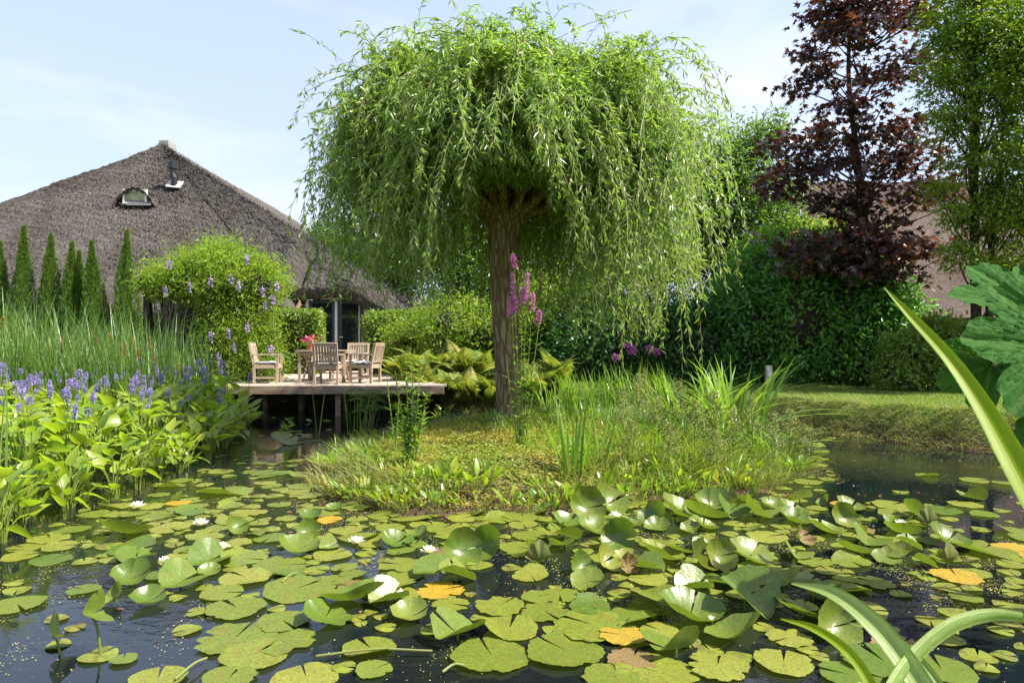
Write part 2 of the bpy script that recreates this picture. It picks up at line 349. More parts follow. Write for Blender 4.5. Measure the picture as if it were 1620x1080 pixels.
M['terra'] = plain('terracotta', (.42, .14, .06), .8)
b = N('window_glass'); M['glass'] = b.done(b.bsdf((.012, .018, .018), .03, .9))
b = N('yellowish_old_glass'); M['glass2'] = b.done(b.bsdf(b.ramp(b.noise(3, 3, b.objc()), [(.4, (.10, .12, .08)), (.6, (.30, .28, .10))]), .08, .8))  # pane colour mottled from dark green to yellow
# thatch
def thatch(name, c1, c2, c3):
    b = N(name); v = vec_scale(b, b.objc(), 24, 12, 12); p = b.objc()
    n1 = b.noise(1.0, 6, v, .8, .5); n2 = b.noise(.5, 4, p, .6); n3 = b.noise(40, 3, p, .7)
    c = b.ramp(n1, [(.30, c1), (.5, c2), (.68, c3)]); c = b.mix(b.ramp(n2, [(.38, (0, 0, 0)), (.66, (1, 1, 1))]), c, b.mix(1.0, c, (.62, .58, .56), 'MULTIPLY'))
    c = b.mix(b.ramp(n3, [(.30, (.8, .8, .8)), (.5, (0, 0, 0))]), c, b.mix(1.0, c, (.35, .32, .3), 'MULTIPLY'))
    c = b.mix(b.math('MULTIPLY', b.rnd(), .0), c, c)
    return b.done(b.bsdf(c, .95, .08, b.bump(b.math('ADD', n1, b.math('MULTIPLY', n3, .6)), 1.0, .06)))
M['thatch'] = thatch('weathered_thatch', (.058, .052, .048), (.120, .110, .104), (.215, .20, .19)); M['thatch2'] = thatch('pinkish_thatch', (.07, .055, .048), (.14, .11, .10), (.24, .19, .17))
M['reedstub'] = leafmat('thatch_reed_ends', g3((.062, .055, .050), (.125, .114, .107), (.24, .225, .212)), .0, rough=.95, spec=.05)
# ground, lawn, soil
b = N('ground'); p = b.pos(); n1 = b.noise(2.2, 6, p, .6); n2 = b.noise(30, 4, p, .7); sep = b.n('ShaderNodeSeparateXYZ', {'Vector': p}).outputs
gr = b.mix(n2, (.05, .095, .018), (.15, .19, .04)); gr = b.mix(b.ramp(n1, [(.45, (0, 0, 0)), (.65, (1, 1, 1))]), gr, (.19, .19, .06))
so = b.mix(n2, (.035, .024, .015), (.10, .07, .045))
hz = b.ramp(b.math('ADD', sep[2], b.math('MULTIPLY', n1, .12)), [(.12, (0, 0, 0)), (.42, (1, 1, 1))])
M['ground'] = b.done(b.bsdf(b.mix(hz, so, gr), .95, .1, b.bump(n2, .8, .03)))
b = N('terrace_paving'); p = b.pos()
br = b.n('ShaderNodeTexBrick', {'Vector': p, 'Scale': 5.0, 'Color1': (.42, .30, .24, 1), 'Color2': (.34, .25, .2, 1), 'Mortar': (.2, .17, .14, 1), 'Mortar Size': .02})
M['paving'] = b.done(b.bsdf(b.mix(b.noise(4, 4, p), br.outputs['Color'], (.42, .34, .28)), .85, .2))
# water
b = N('pond_water'); p = b.pos(); n1 = b.noise(1.1, 4, p); n2 = b.noise(5, 5, p, .65, 1.0)
c = b.ramp(n1, [(.4, (.004, .007, .010)), (.64, (.009, .010, .008)), (.82, (.03, .022, .010))])
rip = b.math('ADD', b.noise(9, 3, vec_scale(b, p, 1, 1.6, 1), .5, .6), b.math('MULTIPLY', b.noise(34, 2, p), .25))
amp = b.ramp(b.noise(.55, 2, p), [(.45, (.02, .02, .02)), (.65, (.16, .16, .16))])
nb = b.n('ShaderNodeBump', {'Height': rip, 'Strength': amp, 'Distance': .03}).outputs['Normal']
M['water'] = b.done(b.bsdf(c, .015, .85, nb, IOR=1.33))
# lily pads
def padmat(name, c1, c2, c3, rough, brown=.0, under=None):
    b = N(name); p = b.objc(); s = b.n('ShaderNodeSeparateXYZ', {'Vector': p}).outputs
    ang = b.math('ARCTAN2', s[1], s[0]); rad = b.n('ShaderNodeVectorMath', {0: p}, operation='LENGTH').outputs['Value']
    ri = b.n('ShaderNodeObjectInfo').outputs['Random']
    wig = b.math('MULTIPLY', b.noise(6, 3, p), .5)
    ve = b.math('ABSOLUTE', b.math('SINE', b.math('ADD', b.math('MULTIPLY', ang, 7.5), wig))); ve = b.ramp(ve, [(0, (1, 1, 1)), (.09, (0, 0, 0))])
    c = b.ramp(b.math('ADD', b.math('MULTIPLY', ri, .55), b.math('MULTIPLY', b.noise(5, 5, p, .65), .75)), [(.2, c1), (.5, c2), (.9, c3)])
    c = b.mix(b.math('MULTIPLY', ve, .5), c, b.mix(1.0, c, (1.6, 1.5, 1.3), 'MULTIPLY'))
    wp = b.n('ShaderNodeVectorMath', {0: p, 1: b.n('ShaderNodeCombineXYZ', {'X': b.math('MULTIPLY', ri, 50.0), 'Y': ri}).outputs[0]}, operation='ADD').outputs['Vector']
    sp = b.ramp(b.noise(11, 6, wp, .7), [(.52-brown*.06, (0, 0, 0)), (.60, (1, 1, 1))])
    edge = b.ramp(b.math('ADD', rad, b.math('MULTIPLY', b.noise(9, 4, wp), .35)), [(1.0, (0, 0, 0)), (1.2, (1, 1, 1))])
    c = b.mix(b.math('MULTIPLY', sp, .55+brown*.4), c, (.09, .065, .02)); fine = b.ramp(b.noise(60, 3, wp, .7), [(.56, (0, 0, 0)), (.62, (1, 1, 1))]); c = b.mix(b.math('MULTIPLY', fine, .5), c, (.05, .04, .015)); patchy = b.ramp(b.noise(1.6, 2, wp), [(.45, (0, 0, 0)), (.6, (1, 1, 1))]); c = b.mix(b.math('MULTIPLY', b.math('MULTIPLY', edge, patchy), .30+brown*.5), c, (.24, .15, .03))
    big = b.ramp(b.noise(2.2, 2, wp), [(.52, (0, 0, 0)), (.7, (1, 1, 1))]); c = b.mix(b.math('MULTIPLY', big, .22+brown*.5), c, (.15, .12, .022))
    bk = b.n('ShaderNodeNewGeometry').outputs['Backfacing']; c = b.mix(b.math('MULTIPLY', bk, .8), c, (.11, .15, .03))
    h = b.math('ADD', b.math('MULTIPLY', ve, -.4), b.noise(7, 3, wp))
    p1 = b.bsdf(c, b.math('ADD', rough, b.math('MULTIPLY', sp, .25)), .45, b.bump(h, .12, .02))
    tr = b.n('ShaderNodeBsdfTranslucent', {'Color': b.mix(1.0, c, (1.9, 2.1, .8), 'MULTIPLY')}).outputs['BSDF']
    return b.done(b.n('ShaderNodeMixShader', {0: .25, 1: p1, 2: tr}).outputs[0])
M['pad_olive'] = padmat('olive_lily_pad', (.085, .14, .016), (.15, .20, .022), (.23, .255, .038), .36, .45)
M['pad_green'] = padmat('glossy_green_lily_pad', (.045, .10, .014), (.085, .155, .018), (.16, .21, .03), .31, .3)
M['pad_yellow'] = padmat('yellowed_lily_pad', (.36, .24, .012), (.45, .27, .012), (.32, .25, .03), .5, .5)
M['pad_brown'] = padmat('withered_lily_pad', (.12, .10, .04), (.2, .13, .05), (.26, .18, .08), .6, 1.0)
M['scum'] = leafmat('floating_duckweed', [(0, (.16, .11, .05)), (.35, (.33, .30, .08)), (.8, (.46, .43, .16)), (1, (.42, .17, .04))], .1, rough=.7, spec=.2)
def gunm():
    b = N('gunnera_leaf'); v = b.rnd(); n1 = b.noise(28, 4, b.objc())
    c = b.mix(b.ramp(n1, [(.35, (0, 0, 0)), (.65, (1, 1, 1))]), (.022, .085, .016), (.045, .125, .024)); c = b.mix(b.ramp(v, [(.7, (0, 0, 0)), (.95, (1, 1, 1))]), c, (.06, .13, .03))
    p = b.bsdf(c, .8, .1, b.bump(n1, .5, .01)); tr = b.n('ShaderNodeBsdfTranslucent', {'Color': (.12, .30, .02, 1)}).outputs['BSDF']
    return b.done(b.n('ShaderNodeMixShader', {0: .3, 1: p, 2: tr}).outputs[0])
M['gun'] = gunm()
b = N('striped_cushion_fabric'); s = b.n('ShaderNodeSeparateXYZ', {'Vector': b.objc()}).outputs
st = b.math('SINE', b.math('ADD', b.math('MULTIPLY', s[0], 95), b.math('MULTIPLY', b.math('SINE', b.math('MULTIPLY', s[1], 40)), .9)))
M['cushion'] = b.done(b.bsdf(b.mix(b.ramp(st, [(.45, (0, 0, 0)), (.55, (1, 1, 1))]), (.72, .72, .7), (.05, .09, .16)), .9, .1))
# ------------------------------------------------------------------ ground, water
POND = np.array([(9.4, 8.6), (7.2, 9.4), (6.8, 9.9), (5.4, 11.8), (4.6, 13.4), (2.6, 15.2), (0, 15.4), (-1.0, 15.3), (-1.9, 15.9), (-6.5, 16.4), (-9, 15.2), (-10.5, 13), (-10.8, 8), (-9, 4.6),
                 (-5, 2.4), (-2.5, 1.7), (0, 1.5), (2.0, 1.7), (2.9, 2.6), (3.7, 3.7), (5.4, 5.0), (8.2, 6.6)], float)
ISLE = np.array([(-2.3, 7.9), (-1.85, 7.0), (-1.0, 6.3), (0.3, 6.35), (1.3, 6.8), (2.7, 7.3), (3.7, 8.4), (3.9, 10), (3.2, 12), (1, 13), (-1.2, 12.8), (-2.3, 11), (-2.6, 9.3)], float)
def sdist(P, poly):                       # signed distance, positive inside
    P = np.asarray(P, float); d = np.full(len(P), 1e9); ins = np.zeros(len(P), bool); n = len(poly)
    for i in range(n):
        a = poly[i]; b_ = poly[(i+1) % n]; e = b_-a; w = P-a
        t = np.clip((w@e)/(e@e), 0, 1); d = np.minimum(d, np.linalg.norm(w-t[:, None]*e, axis=1))
        c = ((a[1] > P[:, 1]) != (b_[1] > P[:, 1])) & (P[:, 0] < (b_[0]-a[0])*(P[:, 1]-a[1])/(b_[1]-a[1]+1e-12)+a[0]); ins ^= c
    return np.where(ins, d, -d)
def sm(t): t = np.clip(t, 0, 1); return t*t*(3-2*t)
def ground_z(x, y):
    x = np.atleast_1d(np.asarray(x, float)); y = np.atleast_1d(np.asarray(y, float)); P = np.stack([x, y], -1)
    wob = .10*np.sin(x*3.1+y*1.7)+.07*np.sin(x*5.3-y*4.1+1)
    s = -sdist(P, POND)+wob*.6
    near = sm((y-2)/1.5)
    z = np.where(s > 0, .03+.52*sm(s/.75), -.55*sm(-s/.8))
    z = z+np.where(s > 0, .03*np.sin(x*1.3)*np.sin(y*.9)+.02*np.sin(x*4.1+y*3.3)*sm(s), 0)
    k = sdist(P, ISLE)+wob*.8
    zi = np.where(k > 0, .02+.26*sm(k/1.3)+.05*sm(k/3)+.03*np.sin(x*3.7+1)*np.sin(y*4.3)*sm(k), -.55*sm(-k/.7))
    z = np.where(s < 0, np.maximum(z, np.where(k > -0.7, zi, -9)), z)
    return z
def gz(x, y): return float(ground_z(x, y)[0])
def axis_pts(lo, hi, st, far):
    m = np.arange(lo, hi+st/2, st); e = far*np.linspace(0, 1, 14)[1:]**2.2
    return np.concatenate([(lo-e)[::-1], m, hi+e])
X = axis_pts(-13, 13, .1, 900); Y = axis_pts(.4, 20, .1, 900)
gx, gy = np.meshgrid(X, Y); zz = ground_z(gx.ravel(), gy.ravel())
g = Geo(); nx = len(X); i = np.arange(len(Y)-1)[:, None]*nx+np.arange(nx-1)[None]
g.add(np.stack([gx.ravel(), gy.ravel(), zz], -1), np.stack([i, i+1, i+1+nx, i+nx], -1).reshape(-1, 4))
g.obj('ground', M['ground'], smooth=True, kind='structure')
g = Geo(); g.add([[-14, .3, 0], [13, .3, 0], [13, 18, 0], [-14, 18, 0]], [[0, 1, 2, 3]]); g.obj('water', M['water'], kind='structure')
g = Geo(); g.box((-5.4, 20.1, .585), (7.6, 4.6, .1)); g.obj('terrace', M['paving'], kind='structure')

# ------------------------------------------------------------------ thatched farmhouse
APEX = np.array([-14.55, 28.4, 9.75]); CR = np.array([-2.95, 22.0, 2.62]); CL = np.array([-26.5, 22.0, 2.5])
house = thing('farmhouse', 'low black farmhouse under a steep grey thatched roof, across the pond behind the deck', 'house', (-14.5, 28, .5))
def hp(bm, name, m, smooth=False, kind=None, parent=None):       # geometry given in world space, origin at the house
    for v in bm.V: v -= 0
    o = bm.obj(name, m, house if parent is None else parent, smooth, kind)
    return o
def shift(g, off):
    for i in range(len(g.V)): g.V[i] = g.V[i]-np.asarray(off, float)
    return g
HO = (-14.5, 28, .5)
def eave_cut(x):       # how far up the slope the eave is cut back above the doors
    return .98*sm((x+7.15)/.16)*(1-sm((x+4.8)/.8))
nu, nv = 460, 230
u = np.linspace(0, 1, nu); v = np.linspace(0, 1, nv)
UU, VV = np.meshgrid(u, v)
E = CL[None]*(1-UU.ravel()[:, None])+CR[None]*UU.ravel()[:, None]
up = APEX-E; ln = np.linalg.norm(up, axis=1, keepdims=True); cut = eave_cut(E[:, 0])/ln[:, 0]*1.35
vv = cut+(1-cut)*VV.ravel(); Pn = E+up*vv[:, None]
nF = nrm(np.cross(CR-CL, APEX-CL))
x = Pn[:, 0]; 
bul = .25*np.sin(np.pi*np.clip(VV.ravel(), 0, 1))*np.sin(np.pi*UU.ravel())
bul += .34*np.exp(-((x+7.6)/.42)**2)*np.exp(-(VV.ravel()/.33)**2)
bul -= .30*np.exp(-((x+7.12-.9*VV.ravel())/.10)**2)*np.exp(-((VV.ravel()-.12)/.28)**2)
bul += .18*np.exp(-((x+5.5)/1.1)**2)*np.exp(-(VV.ravel()/.3)**2)
bul += .05*vnoise(Pn, 1.6, 1)+.022*R.normal(size=len(Pn))+.02*vnoise(Pn, 9, 2)
ZTOP = Pn+nF*bul[:, None]
rim = np.clip(VV.ravel()/.02, 0, 1); ZTOP -= nF*((1-rim)**2*.10)[:, None]
g = Geo(); i = np.arange(nv-1)[:, None]*nu+np.arange(nu-1)[None]; g.add(ZTOP, np.stack([i, i+1, i+1+nu, i+nu], -1).reshape(-1, 4))
# the cut edge of the thatch, then its soffit
e0 = ZTOP[:nu]; e1 = e0+np.array([0, .10, -.30])+R.normal(size=(nu, 3))*.012; e2 = e1+np.array([0, .9, .55])
g.add(np.stack([e0, e1, e2], 0), np.concatenate([np.stack([np.arange(nu-1)+k*nu, np.arange(nu-1)+(k+1)*nu, np.arange(nu-1)+1+(k+1)*nu, np.arange(nu-1)+1+k*nu], -1) for k in (0, 1)]))
# right-hand slope and left-hand slope behind the hips
BR = np.array([-2.95, 44, 2.6]); RB = np.array([-14.55, 42, 9.75]); BL = np.array([-26.5, 44, 2.5])
for (A, B_, C_, D_) in ((CR, BR, RB, APEX), (BL, CL, APEX, RB)):
    n1 = 120; n2 = 60; a, c_ = np.meshgrid(np.linspace(0, 1, n1), np.linspace(0, 1, n2)); a = a.ravel()[:, None]; c_ = c_.ravel()[:, None]
    Q = (A*(1-a)+B_*a)*(1-c_)+(D_*(1-a)+C_*a)*c_; Q = Q+R.normal(size=Q.shape)*.02
    i = np.arange(n2-1)[:, None]*n1+np.arange(n1-1)[None]; g.add(Q, np.stack([i, i+1, i+1+n1, i+n1], -1).reshape(-1, 4))
roof = shift(g, HO).obj('roof', M['thatch'], house, True)
ok = (E[:, 0] > -25); idx = R.choice(np.nonzero(ok)[0], 30000); P = ZTOP[idx]+R.normal(size=(30000, 3))*[.05, .03, .03]
D = nrm(-up[idx]/ln[idx]+nF*.22+R.normal(size=P.shape)*.22)
g = Geo(); scatter(g, T_DIAM, P+nF*.0, D, rdir(len(P))+nF, R.uniform(.05, .12, len(P)), R.random(len(P)), W=R.uniform(.025, .045, len(P)))
# stubble over the hip line
t = R.random(5000)[:, None]; hipr = CR+(APEX-CR)*t; hipl = CL+(APEX-CL)*t
for hpt in (hipr,):
    bb = nF*(.03+.0*t)+R.normal(size=hpt.shape)*.05
    scatter(g, T_DIAM, hpt+bb, rdir(len(t), .3), rdir(len(t)), R.uniform(.05, .11, len(t)), R.random(len(t)), W=.04)
shift(g, HO).obj('reed_ends', M['reedstub'], roof, kind='stuff')
g = Geo(); g.box(APEX+[-.05, .55, .12], (.40, .7, .30)); shift(g, HO).obj('ridge_cap', M['ridge'], house)
def slope_pt(px, py):      # point of the front slope seen at a photo pixel
    r = np.array([(px-810)/F, 1, -(py-540)/F]); c0 = np.array([0, 0, H]); t_ = np.dot(CR-c0, nF)/np.dot(r, nF); return c0+r*t_
# eyebrow window in the thatch
wc = slope_pt(228, 318)+np.array([0, -.62, 0]); fr = Geo(); w_, h_ = .82, .46
for s in (-1, 1): fr.box(wc+[s*w_/2, 0, .02], (.07, .09, h_+.1))
for s in (-1, 1): fr.box(wc+[0, .002, .02+s*h_/2], (w_-.07, .09, .07))
fo = shift(fr, HO).obj('window_frame', M['whitepaint'], house)
g = Geo(); g.box(wc+[0, .03, .02], (w_-.1, .02, h_-.08)); shift(g, HO).obj('pane', M['glass2'], fo)
g = Geo(); g.box(wc+[0, .5, -.05], (w_+.04, .9, h_+.1)); shift(g, HO).obj('window_cheek', M['blackwood'], house)
for k in range(6):
    g = Geo(); g.box(slope_pt(228, 333)+nF*.36+[-.375+k*.15, 0, 0], (.135, .34, .035), (.84, 0, 0)); shift(g, HO).obj('slate', M['tile'], house)
g = Geo(); g.box(wc+[0, -.04, -.262], (.92, .16, .05)); shift(g, HO).obj('window_sill', M['tile'], house)
n1, n2 = 40, 24; a, c_ = np.meshgrid(np.linspace(-1, 1, n1), np.linspace(0, 1, n2)); a = a.ravel(); c_ = c_.ravel()
arch = np.cos(a*PI/2)**.8
Q = np.stack([wc[0]+a*.78, wc[1]-.13+c_*1.6, wc[2]+.02+.33*arch+.10*arch*c_-.35*(1-arch)], -1)
sl = CR[2]+(Q[:, 1]-CR[1])*(APEX[2]-CR[2])/(APEX[1]-CR[1]); Q[:, 2] = np.maximum(Q[:, 2]*(1-sm(c_))+sl*sm(c_), sl-.25)+.02*R.normal(size=len(a))
i = np.arange(n2-1)[:, None]*n1+np.arange(n1-1)[None]; g = Geo(); g.add(Q, np.stack([i, i+1, i+1+n1, i+n1], -1).reshape(-1, 4))
e = Q[:n1]; g.add(np.stack([e, e+[0, .06, -.10]], 0), np.stack([np.arange(n1-1), np.arange(n1-1)+n1, np.arange(1, n1)+n1, np.arange(1, n1)], -1))
shift(g, HO).obj('window_hood', M['thatch'], house, True)
# flue pipe
fp = slope_pt(281, 303)+nF*.33; g = Geo(); g.tube([fp+[0, 0, -.2], fp+[0, -.02, .25], fp+[-.05, -.03, .38], fp+[-.05, -.03, .8]], [.12, .12, .115, .11], 14)
g.tube([fp+[-.05, -.03, .58], fp+[-.05, -.03, .82]], [.18, .18], 14); flu = shift(g, HO).obj('flue_pipe', M['blackmetal'], house, False)
g = Geo(); g.box(fp+[.02, -.10, .0], (.5, .42, .03), (-math.atan(1.1)+1.55-.85, 0, 0)); g.box(fp+[.02, -.05, .02], (.62, .5, .03), (.84, 0, 0)); g = Geo(); g.box(fp+[.02, -.02, .0], (.55, .4, .03), (.84, .1, 0))
shift(g, HO).obj('flashing', M['lead'], house)
vp = at(60, 313, 31); g = Geo(); g.tube([vp+[0, 0, -1.2], vp+[0, 0, 0]], .12, 10); g.box(vp+[0, 0, .05], (.62, .3, .07)); g.box(vp+[-.1, 0, .14], (.2, .16, .1)); shift(g, HO).obj('vent_stack', M['blackmetal'], house)
# walls
g = Geo(); g.box((-14.7, 33.3, 1.5), (22.0, 20.2, 2.2)); shift(g, HO).obj('wall', M['blackwood'], house)
bw = Geo().box((0, 0, 0), (1, .03, .165)).mesh('board', M['blackwood'])
for k in range(16):
    zc = .68+k*.172
    for (xa, xb) in ((-8.6, -6.95), (-4.9, -3.9)):
        o = link('board', bw, house); o.location = ((xa+xb)/2-HO[0], 23.16-HO[1]-.004*(k % 2), zc-HO[2]); o.scale = (xb-xa, 1, 1); o.rotation_euler = (.06, 0, 0)
g = Geo(); g.box((-5.7, 23.22, 2.7), (2.1, .05, 1.1)); shift(g, HO).obj('lintel_wall', M['blackwood'], house)
# glazed doors
fr = Geo(); x0, x1, z0, z1 = -6.9, -4.95, .66, 3.06; yd = 23.05
fr.box(((x0+x1)/2, yd, z1), (x1-x0+.1, .12, .09)); fr.box((x0, yd, (z0+z1-.09)/2), (.09, .12, z1-z0-.09)); fr.box((x1, yd, (z0+z1-.09)/2), (.07, .12, z1-z0-.09)); fr.box(((x0+x1)/2, yd-.01, (z0+z1-.09)/2), (.085, .12, z1-z0-.09))
fro = shift(fr, HO).obj('door_frame', M['whitepaint'], house)
xm = (x0+x1)/2
for side, (a, c_) in enumerate(((x0+.05, xm-.05), (xm+.05, x1-.05))):
    d = Geo(); wd = c_-a; sf = .14 if side else .10
    d.box((a+sf/2, yd+.01, 1.83), (sf, .06, 2.32)); d.box((c_-sf/2, yd+.01, 1.83), (sf, .06, 2.32)); d.box(((a+c_)/2, yd+.01, 2.94), (wd-2*sf, .06, .1)); d.box(((a+c_)/2, yd+.01, .83), (wd-2*sf, .06, .32))
    do = shift(d, HO).obj('glazed_door' if side else 'side_window', M['bluepaint'], house)
    p_ = Geo(); p_.box(((a+c_)/2, yd+.02, 1.94), (wd-2*sf, .012, 1.9)); shift(p_, HO).obj('pane', M['glass'], do)
    if side:
        hb = Geo(); hb.box((a+.07, yd-.035, 1.72), (.035, .012, .24)); hb.tube([(a+.07, yd-.04, 1.75), (a+.07, yd-.085, 1.75), (a+.20, yd-.09, 1.75)], .011, 8); shift(hb, HO).obj('handle', M['metal'], do)
        bd = Geo(); bd.box((c_-sf-.015, yd-.025, 1.85), (.03, .02, 2.0)); shift(bd, HO).obj('glazing_bead', M['whitepaint'], do)
g = Geo(); g.box((-5.92, 22.85, .70), (2.1, .5, .09)); shift(g, HO).obj('threshold', M['blackwood'], house)
# pale curved verge boards at both sides of the cut eave
for xs, ys in ((-7.16, 1), (-4.25, -1)):
    pts = [(xs-.0, 22.02, 2.36), (xs+.06*ys, 22.25, 2.52), (xs+.16*ys, 22.55, 2.9)]
    g = Geo(); P = catmull(pts, 5); ribbon(g, P, np.full(len(P), .26), side=(0, 1, -.3), fold=0.02); ribbon(g, P+[0.02, 0, 0], np.full(len(P), .26), side=(0, 1, -.3), fold=0.02); shift(g, HO).obj('verge_board', M['eavewood'], house)
g = Geo(); g.box((-7.8, 22.28, 2.32), (1.2, .5, .04), (.25, 0, 0)); shift(g, HO).obj('eave_board', M['eavewood'], house)

# ------------------------------------------------------------------ second roof on the right
barn = thing('barn', 'dark barn with a pinkish brown roof half hidden behind the trees on the right', 'house', (15, 27, .5))
BO = (15, 27, .5); g = Geo()
c0, c1, c2, c3 = map(np.array, ((8.6, 21.6, 2.35), (27., 21.6, 2.35), (24., 27., 7.9), (11.6, 27., 7.9)))
def quadgrid(g, c0, c1, c2, c3, n1, n2, amp=.02):
    a, c_ = np.meshgrid(np.linspace(0, 1, n1), np.linspace(0, 1, n2)); a = a.ravel()[:, None]; c_ = c_.ravel()[:, None]
    Q = (c0*(1-a)+c1*a)*(1-c_)+(c3*(1-a)+c2*a)*c_+R.normal(size=(n1*n2, 3))*amp
    i = np.arange(n2-1)[:, None]*n1+np.arange(n1-1)[None]; g.add(Q, np.stack([i, i+1, i+1+n1, i+n1], -1).reshape(-1, 4))
quadgrid(g, c0, c1, c2, c3, 160, 60); quadgrid(g, np.array((8.6, 33, 2.35)), c0, c3, np.array((11.6, 30, 7.9)), 60, 40); quadgrid(g, c0+[0, 0, 0], c1, c1+[0, .2, -.25], c0+[0, .2, -.25], 160, 3)
shift(g, BO).obj('roof', M['thatch2'], barn, True)
g = Geo(); g.box((18, 27.6, 1.3), (17.6, 11, 2.0)); shift(g, BO).obj('wall', M['blackwood'], barn)
g = Geo(); g.box((18, 21.75, 2.06), (18, .06, .12)); shift(g, BO).obj('fascia', M['blackwood'], barn)
bw = Geo().box((0, 0, 0), (1, .03, .2)).mesh('board', M['blackwood'])
for k in range(7):
    o = link('board', bw, barn); o.location = (14.5-BO[0], 22.02-BO[1], .75+k*.21-BO[2]); o.scale = (9, 1, 1); o.rotation_euler = (.05, 0, 0)

# ------------------------------------------------------------------ deck over the pond
deck = thing('deck', 'weathered wooden deck on posts jutting over the pond in front of the farmhouse', 'deck', (-4.0, 16, .62)); DO = np.array((-4.0, 16, .62))
XL, XR = -6.55, -1.45
pm = [Geo().box((0, 0, 0), (XR-XL, .138, .035)).mesh('plank', M['deck']) for _ in range(1)][0]
for k in range(21):
    o = link('plank', pm, deck); o.location = ((XL+XR)/2-DO[0]+random.uniform(-.02, .02), 14.72+k*.146-DO[1], .628-DO[2]+random.uniform(-.002, .002))
g = Geo(); g.box(((XL+XR)/2-.9, 14.6, .565), (XR-XL-1.8, .06, .17)); shift(g, DO).obj('fascia', M['beam'], deck)
g = Geo(); g.box((XR-.9, 14.604, .563), (1.79, .06, .165)); shift(g, DO).obj('fascia', M['beam'], deck)
for k in range(4):
    g = Geo(); g.box((XL+.2+k*1.57, 16.2, .53), (.08, 3.1, .14)); shift(g, DO).obj('joist', M['beam'], deck)
for (px_, yy, w_) in ((389, 14.75, .10), (535, 14.75, .10), (655, 14.75, .10), (477, 16.0, .11), (547, 16.0, .10), (420, 16.1, .10), (610, 16.1, .10)):
    g = Geo(); xx = (px_-810)/F*yy; g.box((xx, yy, -.02), (w_, w_, .96)); shift(g, DO).obj('post', M['post'], deck)

# ------------------------------------------------------------------ teak furniture
def B(name, c, size, m, par, rot=None, mesh=None):
    o = link(name, mesh if mesh else Geo().box((0, 0, 0), size).mesh(name, m), par); o.location = c
    if rot: o.rotation_euler = rot
    return o
def make_chair():
    t = thing('garden_chair', '', 'chair', (0, 0, 0), 0, 'wooden garden armchairs round the table on the deck')
    W_, D_, S_ = .56, .50, .42; tz = M['teak']; tx = M['teakx']
    fl = Geo().box((0, 0, 0), (.05, .05, .64)).mesh('leg', tz)
    bl = Geo(); bl.box((0, 0, .21), (.045, .055, .42)); bl.box((0, .055, .66), (.045, .05, .52), (-.2, 0, 0)); bl = bl.mesh('leg', tz)
    for s in (-1, 1):
        B('leg', (s*(W_/2-.025), -D_/2, .32), 0, 0, t, mesh=fl); B('leg', (s*(W_/2-.025), D_/2, 0), 0, 0, t, mesh=bl)
        B('armrest', (s*(W_/2-.02), -.005, .655), (.065, .56, .026), tx, t); B('side_rail', (s*(W_/2-.025), 0, S_-.04), (.025, D_-.05, .07), tx, t); B('stretcher', (s*(W_/2-.025), 0, .13), (.022, D_-.05, .04), tx, t)
    B('front_rail', (0, -D_/2, S_-.04), (W_-.1, .025, .07), tx, t); B('rear_rail', (0, D_/2, S_-.04), (W_-.1, .025, .07), tx, t)
    sl = Geo().box((0, 0, 0), (W_-.09, .058, .016)).mesh('seat_slat', tx)
    for k in range(7): B('seat_slat', (0, -D_/2+.04+k*.072, S_+.004), 0, 0, t, mesh=sl)
    B('top_rail', (0, D_/2+.105, .885), (W_-.09, .026, .075), tx, t, (-.2, 0, 0)); B('lower_rail', (0, D_/2+.025, .50), (W_-.09, .024, .05), tx, t, (-.2, 0, 0))
    bs = Geo().box((0, 0, 0), (.042, .014, .36)).mesh('back_slat', tz)
    for k in range(7): B('back_slat', (-.192+k*.064, D_/2+.065, .69), 0, 0, t, (-.2, 0, 0), bs)
    return t
def make_cushion():
    g = Geo(); n = 14; a, c_ = np.meshgrid(np.linspace(-1, 1, n), np.linspace(-1, 1, n)); a = a.ravel(); c_ = c_.ravel()
    ed = (1-a**6)*(1-c_**6); h = .028*ed**.5+.006*vnoise(np.stack([a, c_, a*0], -1), 3, 5)*ed
    i = np.arange(n-1)[:, None]*n+np.arange(n-1)[None]; q = np.stack([i, i+1, i+1+n, i+n], -1).reshape(-1, 4)
    g.add(np.stack([a*.22, c_*.22, .035+h], -1), q); g.add(np.stack([a*.22, c_*.22, .035-h*.9], -1), q[:, ::-1])
    return g.mesh('seat_cushion', M['cushion'], True)
ZD = .647
ch0 = make_chair(); cm = make_cushion()
spots = [((-5.62, 15.72), -1.35, 'wooden garden armchair at the left end of the table, seen side-on'),
         ((-4.78, 17.1), .12, 'wooden garden armchair behind the table, left of the flower pot'),
         ((-4.16, 15.52), PI+.0, 'wooden garden armchair with its slatted back to the pond, before the table'),
         ((-3.4, 15.82), 1.4, 'wooden garden armchair at the right end of the table, facing left'),
         ((-3.95, 17.15), -.06, 'wooden garden armchair behind the table, hidden by the chair before it')]
for k, ((x_, y_), rz, lb) in enumerate(spots):
    c = ch0 if k == 0 else copy_tree(ch0)
    # the chair faces -Y at rz = 0
    c.location = (x_, y_, ZD); c.rotation_euler = (0, 0, {0: PI/2+.15, 1: .12, 2: PI, 3: -PI/2-.2, 4: -.05}[k]); c['label'] = lb
    cu = link('seat_cushion', cm); cu.location = (x_, y_, ZD+.43); cu.rotation_euler = c.rotation_euler
    tag(cu, 'thin blue and white striped cushion on the '+['left end armchair','armchair behind the table by the flower pot','armchair that turns its back to us','right end armchair','hidden armchair behind the table'][k], 'cushion', 'striped cushions on the garden chairs')
t = thing('garden_table', 'square slatted wooden garden table with crossed legs, between the armchairs on the deck', 'table', (-4.45, 16.35, ZD))
for k in range(9): B('tabletop_slat', (0, -.42+k*.105, .735), (1.2, .09, .022), M['teakx'], t)
